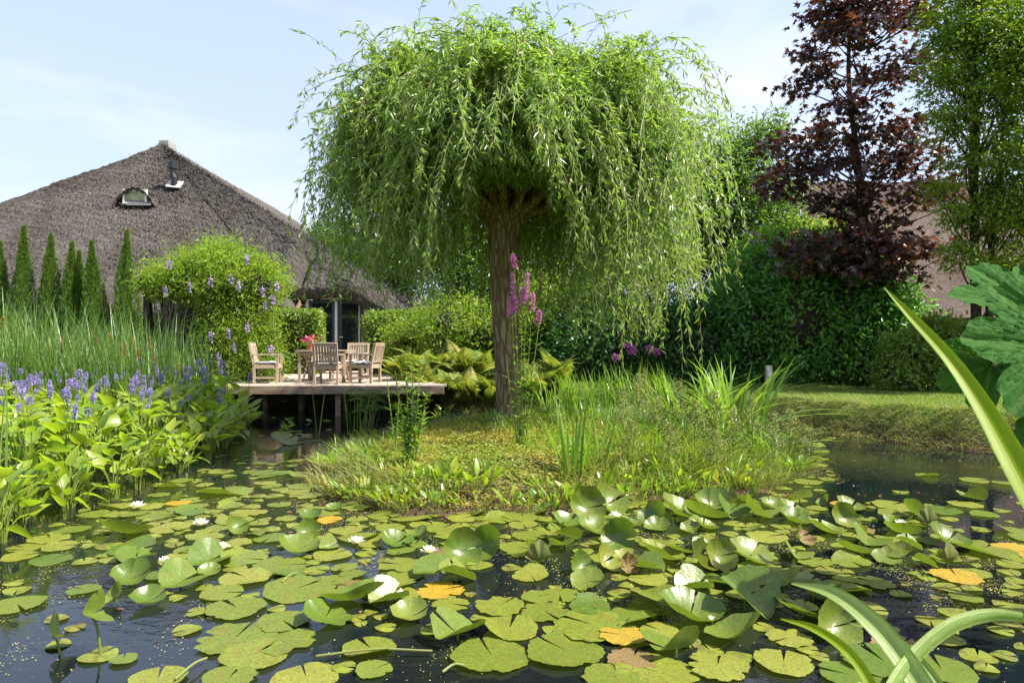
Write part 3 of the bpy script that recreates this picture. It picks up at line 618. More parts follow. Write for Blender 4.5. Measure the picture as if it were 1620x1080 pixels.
for s in (-1, 1):
    B('end_batten', (s*.56, 0, .705), (.06, .92, .035), M['teakx'], t)
    for q in (-1, 1): B('leg', (s*.45, 0, .35), (.045, .03, .9), M['teak'], t, (q*.72, 0, 0)).location.x += q*.018
for q in (-1, 1): B('leg', (q*.52, -.38, .35), (.06, .06, .70), M['teak'], t)
B('apron', (0, -.38, .665), (.96, .025, .07), M['teakx'], t); B('stretcher', (0, 0, .30), (.9, .04, .04), M['teakx'], t)
pt = at(490, 552, 16.3); pot = thing('flower_pot', 'small clay pot of magenta flowers standing on the garden table', 'flower pot', (pt[0], 16.35, ZD+.746))
g = Geo(); g.lathe((0, 0, 0), [(0, .0), (.06, 0), (.085, .11), (.095, .11), (.095, .135), (.08, .135), (.078, .1), (0, .1)], 20); g.obj('pot', M['terra'], pot)
g = Geo(); P = R.normal(size=(70, 3))*[.075, .075, .05]+[0, 0, .2]; scatter(g, T_OVAL, P, rdir(70, .3), rdir(70, 1), .06, R.random(70)); g.obj('foliage', M['tree'], pot, kind='stuff')
g = Geo(); P = R.normal(size=(60, 3))*[.09, .09, .055]+[0, 0, .25]; scatter(g, T_OVAL, P, rdir(60, .5), rdir(60, .3), .055, R.random(60), W=.09); g.obj('blooms', M['pink'], pot)
# ------------------------------------------------------------------ pollard willow on the island
TX, TY = -.03, 11.2; TZ = gz(TX, TY)-.05
wil = thing('willow_tree', 'weeping pollard willow with hanging shoots, standing alone on the island', 'tree', (TX, TY, TZ)); WO = (TX, TY, TZ)
kn = at(800, 352, TY)
tp = catmull([(TX, TY, TZ-.1), at(806, 640, TY), at(802, 560, TY), at(797, 470, TY), at(796, 400, TY), kn, kn+[0, 0, .3]], 8)
tt = np.linspace(0, 1, len(tp)); rr = np.interp(tt, [0, .06, .2, .55, .78, .9, 1], [.29, .235, .21, .215, .26, .34, .26])
g = Geo(); n = 40; T_ = nrm(np.gradient(tp, axis=0)); a = np.linspace(0, 2*PI, n, endpoint=False)
V = []
for p_, r_ in zip(tp, rr):
    c_ = np.stack([np.cos(a), np.sin(a), a*0], -1); q = r_*(1+.10*vnoise(c_*1.2+[0, 0, p_[2]*.7], 1, 3)+.03*np.sin(a*11+2*np.sin(p_[2]*2))+.015*R.normal(size=n)); V.append(p_+c_*q[:, None])
V = np.array(V); k = len(tp); i = np.arange(k-1)[:, None]*n; j = np.arange(n)[None]; g.add(V, np.stack([i+j, i+(j+1) % n, i+n+(j+1) % n, i+n+j], -1).reshape(-1, 4))
tr = shift(g, WO).obj('trunk', M['bark'], wil, True)
limbs = []
lim_def = [(0, 1.0, .75, .16), (20, 2.0, 1.1, .12), (60, 1.6, 1.7, .12), (110, 1.8, 1.5, .12), (150, 1.7, 1.7, .13), (185, 2.0, 1.2, .14), (215, 1.8, 1.5, .12), (250, 1.5, 1.4, .11), (290, 1.5, 1.5, .12), (330, 1.9, 1.25, .12),
           (0, .6, 2.0, .12), (120, .5, 2.1, .11), (200, .9, 2.0, .12), (45, 1.1, 1.9, .1), (310, 1.0, 2.0, .1), (350, 2.3, 1.0, .11), (170, 2.3, 1.6, .10), (5, 2.2, 1.5, .1), (80, 2.2, .9, .1), (270, 2.0, .9, .09), (235, 2.2, .9, .1)]
for ang, ro, hh, r0 in lim_def:
    hh *= .84; ro *= .80
    th = math.radians(ang+random.uniform(-8, 8)); o_ = np.array([math.cos(th), math.sin(th), 0])
    P = catmull([kn+[0, 0, -.1], kn+o_*.3+[0, 0, .12], kn+o_*ro*.5+[0, 0, hh*.42]+R.normal(size=3)*.06, kn+o_*ro*.8+[0, 0, hh*.8]+R.normal(size=3)*.1, kn+o_*ro+[0, 0, hh]], 5)
    limbs.append(P); g = Geo(); g.tube(P, np.linspace(r0, .025, len(P)), 9); shift(g, WO).obj('limb', M['bark'], wil, True)
# side branches, then shoots
subs = []
for q in range(120):
    P0 = limbs[random.randrange(len(limbs))]; k0 = random.randrange(8, len(P0)); s0 = P0[k0]; th = random.uniform(0, 2*PI) if random.random() < .4 else math.atan2(s0[1]-kn[1], s0[0]-kn[0])+random.gauss(0, .7)
    ro = 2.45*math.sqrt(random.uniform(.08, 1)); zt = .30+2.15*math.sqrt(max(0, 1-(ro/2.8)**4))*random.uniform(.30, 1.0); e = kn+np.array([.12+math.cos(th)*ro*1.06, math.sin(th)*ro, zt]); s1 = s0+(e-s0)*.5+np.array([0, 0, .18])+R.normal(size=3)*.08
    P = catmull([s0, s1, e], 6); subs.append(P); g = Geo(); g.tube(P, np.linspace(.035, .010, len(P)), 5); shift(g, WO).obj('branch', M['bark'], wil, True)
ns = 6000; SP = np.array(subs); li = R.integers(0, len(subs), ns); lt = R.uniform(.2, 1, ns)**.6; kk = SP.shape[1]; f = lt*(kk-1); i0 = np.clip(f.astype(int), 0, kk-2)
S0 = SP[li, i0]+(SP[li, i0+1]-SP[li, i0])*(f-i0)[:, None]; S0 += R.normal(size=(ns, 3))*[.13, .13, .09]
rad = S0-kn; rad[:, 2] = 0; rn = np.linalg.norm(rad, axis=1, keepdims=True); rad = rad/np.maximum(rn, .2)
kind = R.random(ns); topk = kind < .48; arch_k = (kind >= .48) & (kind < .68); cur = kind >= .68
tuft = R.normal(size=(len(subs), 3))*[.7, .7, .5]; D = rad*R.uniform(.1, .6, (ns, 1))+R.normal(size=(ns, 3))*.38+tuft[li]; D[:, 2] = np.abs(D[:, 2])*.3+R.uniform(.0, .7, ns); D[topk] = R.normal(size=(topk.sum(), 3))*[.5, .5, .4]+rad[topk]*.5+tuft[li][topk]*.6+[0, 0, .55]; D[cur] = rad[cur]*R.uniform(.15, .7, (cur.sum(), 1))+R.normal(size=(cur.sum(), 3))*.3+[0, 0, .05]
D = nrm(D); Ls = np.where(topk, R.uniform(.3, .8, ns), np.where(cur, R.uniform(1.0, 3.8, ns), R.uniform(.7, 1.8, ns))); gr_ = np.where(topk, .05, np.where(cur, .36, .22))*R.uniform(.7, 1.3, ns)
right = (S0[:, 0] > .1); Ls = Ls*np.where(right & ~topk, 1.12, 1)
steps = 22; hstep = (Ls/steps); P = [S0]; d = D.copy(); side = R.normal(size=(ns, 3))*.08
for s in range(steps):
    P.append(P[-1]+d*hstep[:, None]); d = nrm(d+np.array([0, 0, -1])*(gr_*(.45+1.2*s/steps))[:, None]+side+R.normal(size=(ns, 3))*.085)
P = np.stack(P, 1)
lx = P[:, :, 0]-TX; ly = P[:, :, 1]-TY
zb = np.where(lx[:, -1] > 2.8, 2.2, np.where(lx[:, -1] > 1.3, 1.15, np.where(lx[:, -1] > .6, 1.8, np.where(lx[:, -1] < -1.2, 2.0, 1.75))))
zb = np.where((np.abs(lx[:, -1]+.1) < .75) & (ly[:, -1] < .3), 3.35, zb)+np.abs(R.normal(size=ns))*np.where(np.abs(lx[:, -1]) < .75, .25, .55)
wide_ = np.hypot(P[:, :, 0]-TX-.12, (P[:, :, 1]-TY)*.95) > (2.95+1.0*R.random(ns))[:, None]
front = wide_ | ((np.abs(P[:, :, 0]-TX+.05) < .8) & (P[:, :, 1] < TY+.1) & (P[:, :, 2] < 3.35)) | ((np.abs(P[:, :, 0]-TX-.05) < .5) & (P[:, :, 1] < TY-.1) & (P[:, :, 2] < 3.85))
alive = np.cumprod(((P[:, :, 2] > zb[:, None]) & ~front).astype(int), axis=1).astype(bool)
# a few long stragglers
idx = np.argsort(P[:, -1, 0])[:6]; 
g = Geo(); m_ = alive[:, :-1] & alive[:, 1:]
rad_ = .0035; A = P[:, :-1][m_]; B_ = P[:, 1:][m_]; Td = nrm(B_-A); Xs = nrm(np.cross(Td, [0.3, 1, 0.1])); Ys = np.cross(Td, Xs)
V = np.stack([A+Xs*rad_, A-Xs*.5*rad_+Ys*.87*rad_, A-Xs*.5*rad_-Ys*.87*rad_, B_+Xs*rad_, B_-Xs*.5*rad_+Ys*.87*rad_, B_-Xs*.5*rad_-Ys*.87*rad_], 1)
o6 = (np.arange(len(A))*6)[:, None, None]; g.add(V, (np.array([[0, 1, 4, 3], [1, 2, 5, 4], [2, 0, 3, 5]])[None]+o6).reshape(-1, 4), np.repeat(R.random(len(A)), 3))
shoots = shift(g, WO).obj('hanging_shoots', M['twig'], wil, kind='stuff')
per = 3; lf = []; ldir = []
for q in range(per):
    t = R.random(A.shape[0])[:, None]; lf.append(A+(B_-A)*t); sdv = nrm(rdir(len(A))*[1, 1, .5]); hang = Td*R.uniform(.3, 1.0, (len(A), 1))+sdv*R.uniform(.45, 1.1, (len(A), 1))+np.array([0, 0, -.25]); ldir.append(hang)
lf = np.concatenate(lf); ldir = np.concatenate(ldir)
shade_ = np.clip(R.random(len(lf))*.8+.2*R.random(len(lf)), 0, 1)
g = Geo(); scatter(g, T_LANCE, lf, ldir, rdir(len(lf), .6), R.uniform(.08, .15, len(lf)), shade_, W=R.uniform(.13, .21, len(lf)))
shift(g, WO).obj('crown', M['willow'], wil, kind='stuff')
print('willow leaves', len(lf))

# ------------------------------------------------------------------ trees, hedges and shrubs round the pond
def ellip(n, c, r, shell=.45):
    v = rdir(n); q = (1-shell*R.random(n)**1.5)[:, None]; return np.asarray(c)+v*np.asarray(r)*q, v
def shrub(name, label, cat, base, blobs, n, size, m, T=T_OVAL, wide=.8, clump=.18, up=.5, stems=True, group=None, flat=False, extra=None, stemm=None):
    t = thing(name, label, cat, base, 0, group); vol = np.array([b_[1][0]*b_[1][1]+b_[1][2]*b_[1][0] for b_ in blobs]); vol /= vol.sum(); g = Geo()
    for (c, r), w_ in zip(blobs, vol):
        k = int(n*w_); nc = max(6, k//14); C0, v0 = ellip(nc, c, r, .35); ii = R.integers(0, nc, k); P = C0[ii]+R.normal(size=(k, 3))*clump; out = nrm(v0[ii]+R.normal(size=(k, 3))*.5)
        P[:, 2] = np.maximum(P[:, 2], base[2]+.02)
        D = nrm(out+rdir(k)*.9+[0, 0, -.25]); scatter(g, T, P, D, nrm(out+[0, 0, up]+R.normal(size=(k, 3))*.35), size*R.uniform(.6, 1.25, k), np.clip(R.random(k)*.75+.25*R.random(nc)[ii], 0, 1), W=size*wide*R.uniform(.7, 1.2, k))
    shift(g, base).obj('foliage', m, t, kind='stuff')
    if stems:
        g = Geo()
        for (c, r) in blobs:
            for q in range(7):
                e = np.asarray(c)+rdir(1)[0]*np.asarray(r)*.75; b0 = np.array(base)+[R.normal()*.15, R.normal()*.15, -.05]+(np.array([c[0]-base[0], c[1]-base[1], 0])*.8); g.tube(catmull([b0, (b0+e)/2+R.normal(size=3)*.08, e], 4), np.linspace(.02, .006, 9), 5)
        shift(g, base).obj('stem', stemm or M['bark2'], t)
    return t
def hedge(name, label, x0, x1, y0, y1, z0, z1, n, size, m, group=None, rot=0, cat='hedge', T=T_OVAL, bumpy=.05):
    cx, cy = (x0+x1)/2, (y0+y1)/2; t = thing(name, label, cat, (cx, cy, z0), rot, group); w, d_, h = x1-x0, y1-y0, z1-z0
    areas = np.array([w*h, w*h*.3, d_*h, d_*h, w*d_]); f = R.choice(5, n, p=areas/areas.sum()); a, b_ = R.random(n), R.random(n)
    P = np.zeros((n, 3)); Nn = np.zeros((n, 3))
    for k, (fx, nn) in enumerate([(lambda a, b_: ((a-.5)*w, -d_/2+0*a, b_*h), (0, -1, 0)), (lambda a, b_: ((a-.5)*w, d_/2+0*a, b_*h), (0, 1, 0)), (lambda a, b_: (-w/2+0*a, (a-.5)*d_, b_*h), (-1, 0, 0)), (lambda a, b_: (w/2+0*a, (a-.5)*d_, b_*h), (1, 0, 0)), (lambda a, b_: ((a-.5)*w, (b_-.5)*d_, h+0*a), (0, 0, 1))]):
        s = f == k; q = fx(a[s], b_[s]); P[s] = np.stack(q, -1); Nn[s] = nn
    P += Nn*((bumpy*2*vnoise(P+[cx, cy, 0], 1.5, 4))[:, None])+R.normal(size=P.shape)*bumpy*.9
    D = nrm(rdir(n)+Nn*.5+[0, 0, -.2]); g = Geo(); scatter(g, T, P, D, nrm(Nn+[0, 0, .5]+R.normal(size=(n, 3))*.4), size*R.uniform(.6, 1.2, n), R.random(n), W=size*R.uniform(.7, 1.1, n)); g.obj('foliage', m, t, kind='stuff')
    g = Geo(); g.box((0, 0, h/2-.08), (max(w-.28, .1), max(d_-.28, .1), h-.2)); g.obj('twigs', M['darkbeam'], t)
    return t
# clipped hedges either side of the doors
hedge('hedge', 'low clipped green hedge left of the glazed doors', -7.95, -5.8, 20.3, 21.0, .55, 2.5, 9500, .10, M['hedge'], 'clipped hedges in front of the farmhouse')
hedge('hedge', 'low clipped green hedge right of the glazed doors', -4.36, -2.55, 20.3, 21.0, .55, 2.36, 9000, .10, M['hedge'], 'clipped hedges in front of the farmhouse')
# conifers
def thuja(x, y, ztop, rw, label):
    z0 = .5; h = ztop-z0; t = thing('thuja_tree', label, 'tree', (x, y, z0), 0, 'row of slim conifers on the left'); n = 4600
    u = R.random(n)**.8; a = R.uniform(0, 2*PI, n); prof = np.interp(u, [0, .08, .3, .6, .8, .93, 1], [.85, 1, .95, .62, .32, .08, .0])*rw*.85
    lump = 1+.3*np.sin(a*3+u*9+x)+.15*np.sin(a*5-u*17); rr = prof*lump*R.uniform(.72, 1.05, n); P = np.stack([rr*np.cos(a), rr*np.sin(a), u*h], -1)
    D = nrm(np.stack([np.cos(a)*.55, np.sin(a)*.55, np.full(n, 1.0)], -1)+R.normal(size=(n, 3))*.22); g = Geo(); scatter(g, T_DIAM, P, D, nrm(np.stack([np.cos(a), np.sin(a), a*0], -1)+R.normal(size=(n, 3))*.4), R.uniform(.10, .24, n)*(1-.45*u), R.random(n), W=R.uniform(.06, .1, n)*(1-.5*u)); g.obj('crown', M['thuja'], t, kind='stuff')
    g = Geo(); g.tube([(0, 0, -.05), (0, 0, h*.9)], [.06, .01], 7); g.obj('trunk', M['bark2'], t)
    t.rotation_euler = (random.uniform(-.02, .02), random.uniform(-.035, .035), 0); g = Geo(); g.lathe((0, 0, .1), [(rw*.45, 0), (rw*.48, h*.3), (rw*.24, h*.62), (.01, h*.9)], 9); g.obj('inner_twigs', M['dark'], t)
tj = [(-4, 385, .36), (32, 360, .40), (74, 373, .40), (110, 385, .42), (154, 384, .42), (197, 366, .42)]
tlab = ['slim green conifer cut by the left edge of the view', 'tall slim conifer, second from the left in the row before the thatched roof', 'slim conifer in the middle of the left row, third from the left', 'broader slim conifer with a double tip, fourth from the left', 'slim conifer beside the tall rightmost one of the row', 'tall narrow conifer at the right end of the row, next to the pergola']
for (px_, py_, rw), lb in zip(tj, tlab):
    p = at(px_, py_, 18.5); thuja(p[0], 18.5, p[2], rw, lb)
thuja(at(122, 0, 18.7)[0], 18.7, at(0, 400, 18.7)[2], .3, 'short slim conifer squeezed in behind the fourth of the row')
# pergola with wisteria
PG = np.array((-7.9, 17.6, .5)); pg = thing('pergola', 'dark timber pergola frame beneath the wisteria beside the deck', 'pergola', tuple(PG))
for (px_, y_) in ((234, 16.6), (350, 16.6), (262, 19.2), (425, 19.2)):
    g = Geo(); xx = (px_-810)/F*y_; g.box((xx, y_, 1.75), (.15, .15, 2.6)); shift(g, PG).obj('post', M['darkbeam'], pg)
x_a, x_b = (222-810)/F*16.6, (430-810)/F*16.6
for y_ in (16.5, 19.2): g = Geo(); g.box(((x_a+x_b)/2, y_, 2.95), (x_b-x_a, .09, .24)); shift(g, PG).obj('beam', M['darkbeam'], pg)
for k in range(6): g = Geo(); g.box((x_a+.15+k*.55, 17.9, 3.12), (.06, 3.1, .14)); shift(g, PG).obj('rafter', M['darkbeam'], pg)
g = Geo(); g.box((x_a+.55, 19.35, 1.75), (2.7, .06, 2.6)); shift(g, PG).obj('interior_shade_panel', M['blackwood'], pg)  # black panel added to stand in for the shade inside the pergola
def B2(px, py, d, rx, ry, rz): p = at(px, py, d); return ((p[0], p[1], p[2]), (rx, ry, rz))
wi = shrub('wisteria', 'wisteria in leaf with fading lilac flower clusters, draped over the dark pergola', 'climbing plant', (-6.9, 16.9, .5),
      [B2(285, 442, 17.2, .7, 1.2, .32), B2(318, 424, 17.3, .5, 1.0, .33), B2(350, 420, 17.2, .5, 1.0, .33), B2(372, 432, 17.0, .6, 1.0, .42), B2(262, 448, 16.9, .35, .8, .2), B2(300, 415, 16.9, .2, .3, .2), B2(335, 392, 17.2, .25, .4, .2), B2(365, 400, 17.0, .22, .4, .2), B2(390, 418, 17.0, .3, .4, .22), B2(415, 428, 16.8, .22, .3, .25), B2(435, 455, 16.9, .16, .3, .3), B2(245, 452, 16.6, .2, .3, .12), B2(325, 455, 16.3, .3, .3, .15), B2(432, 520, 16.7, .2, .3, .3), B2(395, 445, 17.3, .72, 1.1, .55), B2(280, 445, 16.8, .5, .8, .22), B2(412, 450, 17.0, .45, .7, .45), B2(385, 500, 16.8, .62, .6, .6), B2(345, 480, 16.7, .45, .5, .5), B2(352, 530, 16.6, .55, .5, .5),
       B2(355, 555, 16.6, .5, .5, .6), B2(400, 560, 16.7, .62, .55, .75), B2(350, 510, 16.7, .35, .4, .5), B2(425, 590, 16.5, .3, .4, .5), B2(370, 590, 16.5, .65, .4, .45)], 40000, .12, M['wist'], wide=.42, clump=.17)
g = Geo()
rac = [(240, 446), (262, 455), (282, 462), (300, 448), (317, 444), (333, 440), (348, 443), (366, 436), (292, 418), (268, 412), (365, 428), (378, 445), (398, 448), (415, 455), (400, 420), (390, 405), (430, 432), (438, 448), (408, 470), (420, 478), (352, 456), (432, 468), (376, 458), (334, 527), (350, 520), (362, 522), (375, 528), (392, 512), (336, 545), (428, 548), (412, 528), (370, 545), (385, 580), (345, 560), (425, 505)]
for (px_, py_) in rac[1::2]:
    g = Geo(); c = at(px_, py_, 15.95); n = 60; u = R.random(n); P = c+np.stack([R.normal(size=n)*.03*(1-u*.7), R.normal(size=n)*.03*(1-u*.7), -u*.2], -1); g.tube([c+[0, 0, .05], c+[0, 0, -.2]], .012, 4); scatter(g, T_OVAL, P, rdir(n), rdir(n), .05, R.random(n), W=.07)
    shift(g, (-6.9, 16.9, .5)).obj('flower_cluster', M['wflow'], wi)
# laurels and rhododendrons
def mass(name, label, base, blobs, n, size, m, cat='hedge', core=True, **k):
    t = shrub(name, label, cat, base, blobs, n, size, m, stems=True, **k)
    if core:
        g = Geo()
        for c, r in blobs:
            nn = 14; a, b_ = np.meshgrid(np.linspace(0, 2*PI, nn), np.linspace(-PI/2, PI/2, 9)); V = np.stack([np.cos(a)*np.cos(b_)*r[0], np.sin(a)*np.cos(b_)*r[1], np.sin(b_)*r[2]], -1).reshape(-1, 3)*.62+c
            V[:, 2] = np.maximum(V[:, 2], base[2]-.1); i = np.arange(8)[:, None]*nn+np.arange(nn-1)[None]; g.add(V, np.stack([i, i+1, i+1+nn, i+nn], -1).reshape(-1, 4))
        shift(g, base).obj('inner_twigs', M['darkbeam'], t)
    return t
mass('laurel_hedge', 'tall dark green laurel hedge along the back of the lawn', (8.0, 17.3, .5), [B2(1260, 500, 17, 1.5, 1.1, 1.9), B2(1180, 520, 17.2, 1.2, 1.0, 1.6), B2(1340, 500, 16.9, 1.5, 1.1, 2.0), B2(1400, 530, 16.8, 1.0, .9, 1.5), B2(1230, 440, 17.4, 1.3, 1.0, 1.2), B2(1320, 440, 17.3, 1.3, 1.0, 1.2)], 36000, .15, M['laurel'], clump=.16)
mass('laurel_shrub', 'darker low evergreen shrub between the laurel hedge and the willow', (4.6, 17.6, .5), [B2(1110, 540, 17.4, 1.2, .9, 1.1), B2(1060, 530, 17.6, 1.1, .9, 1.2)], 11000, .13, M['dark'], cat='shrub')
mass('rhododendron', 'dark rhododendron with purple flowers behind the iris bed', (2.6, 17.4, .5), [B2(985, 545, 17.2, 1.0, .8, .95), B2(930, 555, 17.4, 1.0, .8, .8), B2(1030, 560, 17.2, .8, .7, .7)], 11000, .13, M['dark'], cat='shrub')
rh = bpy.data.objects['rhododendron']
for (px_, py_) in ((995, 548), (1000, 556), (1028, 552), (1038, 556), (975, 565)):
    g = Geo(); c = at(px_, py_, 16.2); P = c+rdir(70)*[.13, .08, .09]*R.uniform(.5, 1, (70, 1)); scatter(g, T_OVAL, P, rdir(70, .3), rdir(70), .06, R.random(70), W=.09); shift(g, rh.location).obj('flower_head', M['loose'], rh)
mass('garden_shrub', 'bright leafy shrub with light green leaves at the foot of the barn', (8.9, 14.8, .5), [B2(1440, 565, 14.6, .6, .6, .55), B2(1490, 550, 14.8, .75, .7, .65), B2(1420, 590, 14.4, .4, .4, .32), B2(1545, 570, 14.8, .7, .6, .6)], 13000, .12, M['hedge'], cat='shrub', clump=.09)
mass('garden_shrub', 'low green bushes behind the trunk, at the right of the farmhouse', (-1.2, 19.5, .5), [B2(720, 520, 19, 1.2, .9, .8), B2(780, 530, 18.5, 1.1, .9, .8), B2(850, 500, 19, 1.2, 1.0, 1.1), B2(640, 540, 19.5, .6, .6, .5)], 20000, .12, M['tree'], cat='shrub')
mass('garden_shrub', 'dark green shrubs in the shade under the willow curtain', (1.2, 18.6, .5), [B2(900, 520, 18.6, 1.1, .9, 1.2), B2(960, 500, 19.2, 1.3, .9, 1.4)], 12000, .13, M['tree2'], cat='shrub')
# trees
def tree(name, label, base, h, blobs, n, size, m, T, wide, r0=.12, lean=(0, 0), bm=None, clump=.22, dens=24, group=None):
    t = thing(name, label, 'tree', base, 0, group); b0 = np.array(base); top = b0+[lean[0], lean[1], h]; g = Geo()
    P = catmull([b0-[0, 0, .1], b0+(top-b0)*.35+R.normal(size=3)*.06, b0+(top-b0)*.7+R.normal(size=3)*.1, top], 6); g.tube(P, np.linspace(r0, r0*.18, len(P)), 12); tk = shift(g, base).obj('trunk', bm or M['bark2'], t, True)
    vol = np.array([b_[1][0]*b_[1][2] for b_ in blobs]); vol = vol/vol.sum(); g = Geo(); gb = Geo()
    for (c, r), w_ in zip(blobs, vol):
        k = int(n*w_); nc = max(5, k//dens); C0, v0 = ellip(nc, c, r, .75); ii = R.integers(0, nc, k)
        out = nrm(v0[ii]*[1, 1, .3]+R.normal(size=(k, 3))*.6); P2 = C0[ii]+R.normal(size=(k, 3))*[clump, clump, clump*.55]
        scatter(g, T, P2, nrm(out+[0, 0, -.35]), nrm(np.array([0, 0, 1.])+R.normal(size=(k, 3))*.45), size*R.uniform(.6, 1.2, k), np.clip(R.random(k)*.7+.3*R.random(nc)[ii], 0, 1), W=size*wide*R.uniform(.8, 1.1, k))
        hc = float(np.clip((c[2]-base[2]-r[2]*.4-.8)/h, .12, .95)); s0 = b0+(top-b0)*hc
        for q in C0[:max(4, min(14, nc//5))]: gb.tube(catmull([s0, s0+(q-s0)*.5+[0, 0, -.06]+R.normal(size=3)*.08, q], 3), np.linspace(r0*.22, .008, 7), 5)
    shift(gb, base).obj('branches', bm or M['bark2'], t, True); shift(g, base).obj('crown', m, t, kind='stuff'); return t
mp_ = [B2(1370, 10, 16.5, 1.3, 1.1, .8), B2(1330, 60, 16.3, 1.0, 1.1, .5), B2(1415, 100, 16.5, .9, 1.0, .55), B2(1435, 20, 16.5, .8, .8, .4), B2(1275, 120, 16.2, .8, .7, .3), B2(1315, 20, 16.4, .6, .7, .35), B2(1350, 160, 16.3, .9, 1.0, .4), B2(1370, 210, 16.4, 1.25, 1.2, .5), B2(1260, 225, 16.0, .85, .8, .45), B2(1310, 265, 16.2, 1.2, 1.0, .5), B2(1440, 250, 16.2, .9, .9, .5),
       B2(1370, 320, 16.4, 1.5, 1.2, .6), B2(1470, 300, 16.0, .9, .8, .45), B2(1240, 290, 15.9, .7, .7, .35), B2(1260, 385, 15.8, 1.1, .9, .22), B2(1350, 390, 16.0, 1.5, 1.1, .4), B2(1440, 390, 16.0, 1.1, .9, .5), B2(1310, 420, 15.6, 1.2, .7, .22), B2(1400, 440, 16, .9, .8, .4), B2(1350, -60, 16.5, .8, .8, .7)]
p = at(1370, 610, 16.4); tree('copper_maple_tree', 'dark copper-leaved maple with a few orange and red sprays', (p[0], 16.4, .5), 10.8, mp_, 8600, .19, M['maple'], T_STAR, 1.0, .11, dens=20, clump=.19, lean=(-.15, 0))
p = at(1548, 540, 14.2); bl = [B2(1540, 10, 14.4, .9, 1.0, .9), B2(1500, 60, 14.4, .5, .7, .4), B2(1570, 90, 14.2, 1.1, 1.0, .7), B2(1510, 130, 14.2, .6, .7, .45), B2(1560, 170, 14.2, 1.0, 1.0, .5), B2(1500, 200, 14.2, .55, .6, .3), B2(1575, 250, 14.0, .9, .9, .6), B2(1540, 340, 14.0, .8, .8, .35), B2(1600, 350, 14, .7, .8, .6), B2(1560, 420, 13.8, .7, .7, .25), B2(1470, 110, 14.5, .35, .5, .22), B2(1545, -60, 14.4, .9, .9, .6), B2(1500, 300, 14.2, .35, .5, .2), B2(1590, 300, 14, .5, .6, .3), B2(1510, 395, 14, .4, .5, .2), B2(1590, 440, 13.8, .45, .5, .25)]
tree('light_green_tree', 'slender light green tree with two thin trunks beside the copper maple', (p[0], 14.2, .5), 10.5, bl, 29000, .105, M['tree'], T_OVAL, .75, .11, dens=44, clump=.15)
lt_ = bpy.data.objects['light_green_tree']; g = Geo(); P = catmull([(.35, .1, -.1), (.30, .1, 2.4), (.42, 0, 4.5), (.7, 0, 8)], 6); g.tube(P, np.linspace(.09, .02, len(P)), 10); g.obj('trunk', M['bark2'], lt_, True)
p = at(1625, 540, 13.6); tree('light_green_tree', 'light green tree cut off by the right edge of the view', (p[0]+.5, 13.6, .5), 10, [B2(1620, 30, 13.6, .9, 1.0, 1.1), B2(1640, 140, 13.6, 1.1, 1, .9), B2(1610, 230, 13.6, .6, .8, .5), B2(1650, 310, 13.6, .9, 1, .8), B2(1625, 400, 13.4, .6, .8, .45), B2(1690, 60, 13.8, 1.2, 1.1, 1.6), B2(1720, 260, 13.8, 1.2, 1.1, 1.4)], 26000, .105, M['tree'], T_OVAL, .75, .13, dens=44, clump=.16)
p = at(1160, 540, 20); tree('broadleaf_tree', 'bright green broadleaf tree filling the gap between the willow and the copper maple', (p[0], 20.5, .5), 5.5, [B2(1130, 250, 20.2, 1.1, 1.2, .9), B2(1190, 225, 20.4, .7, .8, .7), B2(1220, 200, 20.4, .35, .4, .45), B2(1210, 300, 20, 1.0, 1.0, .9), B2(1150, 330, 20, 1.4, 1.2, 1.0), B2(1230, 360, 19.6, 1.1, 1, .6), B2(1130, 410, 19.6, 1.2, 1, .9), B2(1210, 420, 19.4, 1.1, 1, .7), B2(1090, 340, 20.4, 1.2, 1.1, 1.4)], 30000, .15, M['tree2'], T_OVAL, .7, .16, dens=26, clump=.24)
p = at(1290, 540, 19.4); mass('garden_shrub', 'bright green shrub rising above the laurel hedge under the copper maple', (p[0], 19.2, .5), [B2(1270, 385, 18.8, 1.0, .8, .5), B2(1330, 375, 18.8, .7, .7, .35), B2(1230, 400, 18.8, .7, .7, .5), B2(1200, 470, 18.6, .8, .7, 1.4)], 9000, .14, M['tree'], cat='shrub', core=False)
p = at(1040, 540, 24); tree('broadleaf_tree', 'mid green tree seen through the hanging shoots on the right of the willow', (p[0], 24, .5), 7.5, [B2(1000, 330, 24, 1.9, 1.4, 1.6), B2(1070, 390, 24, 1.8, 1.4, 1.3), B2(940, 400, 24, 1.6, 1.3, 1.2), B2(1060, 290, 24.2, 1.3, 1.2, 1.1), B2(900, 330, 24.6, 1.6, 1.2, 1.4)], 20000, .2, M['tree2'], T_OVAL, .7, .2, clump=.3)
p = at(560, 540, 26); tree('broadleaf_tree', 'tree whose top shows above the right slope of the thatched roof', (p[0], 27, .5), 5.5, [B2(525, 372, 26, .7, .9, .45), B2(560, 395, 26, 1.0, 1, .6), B2(630, 400, 25.5, 1.4, 1.1, 1.0), B2(600, 440, 25.5, 1.3, 1, .8)], 14000, .17, M['tree2'], T_OVAL, .7, .18, clump=.25)
p = at(740, 540, 24); tree('broadleaf_tree', 'shady tree behind the willow trunk, beyond the right end of the farmhouse', (p[0], 24, .5), 6.5, [B2(720, 440, 23.5, 1.6, 1.2, 1.3), B2(790, 450, 23.5, 1.5, 1.2, 1.2), B2(690, 380, 24, 1.6, 1.2, 1.4), B2(770, 360, 24, 1.6, 1.2, 1.4), B2(850, 440, 24, 1.5, 1.2, 1.2), B2(850, 370, 24.4, 1.4, 1.2, 1.2)], 22000, .19, M['tree2'], T_OVAL, .7, .2, clump=.3)
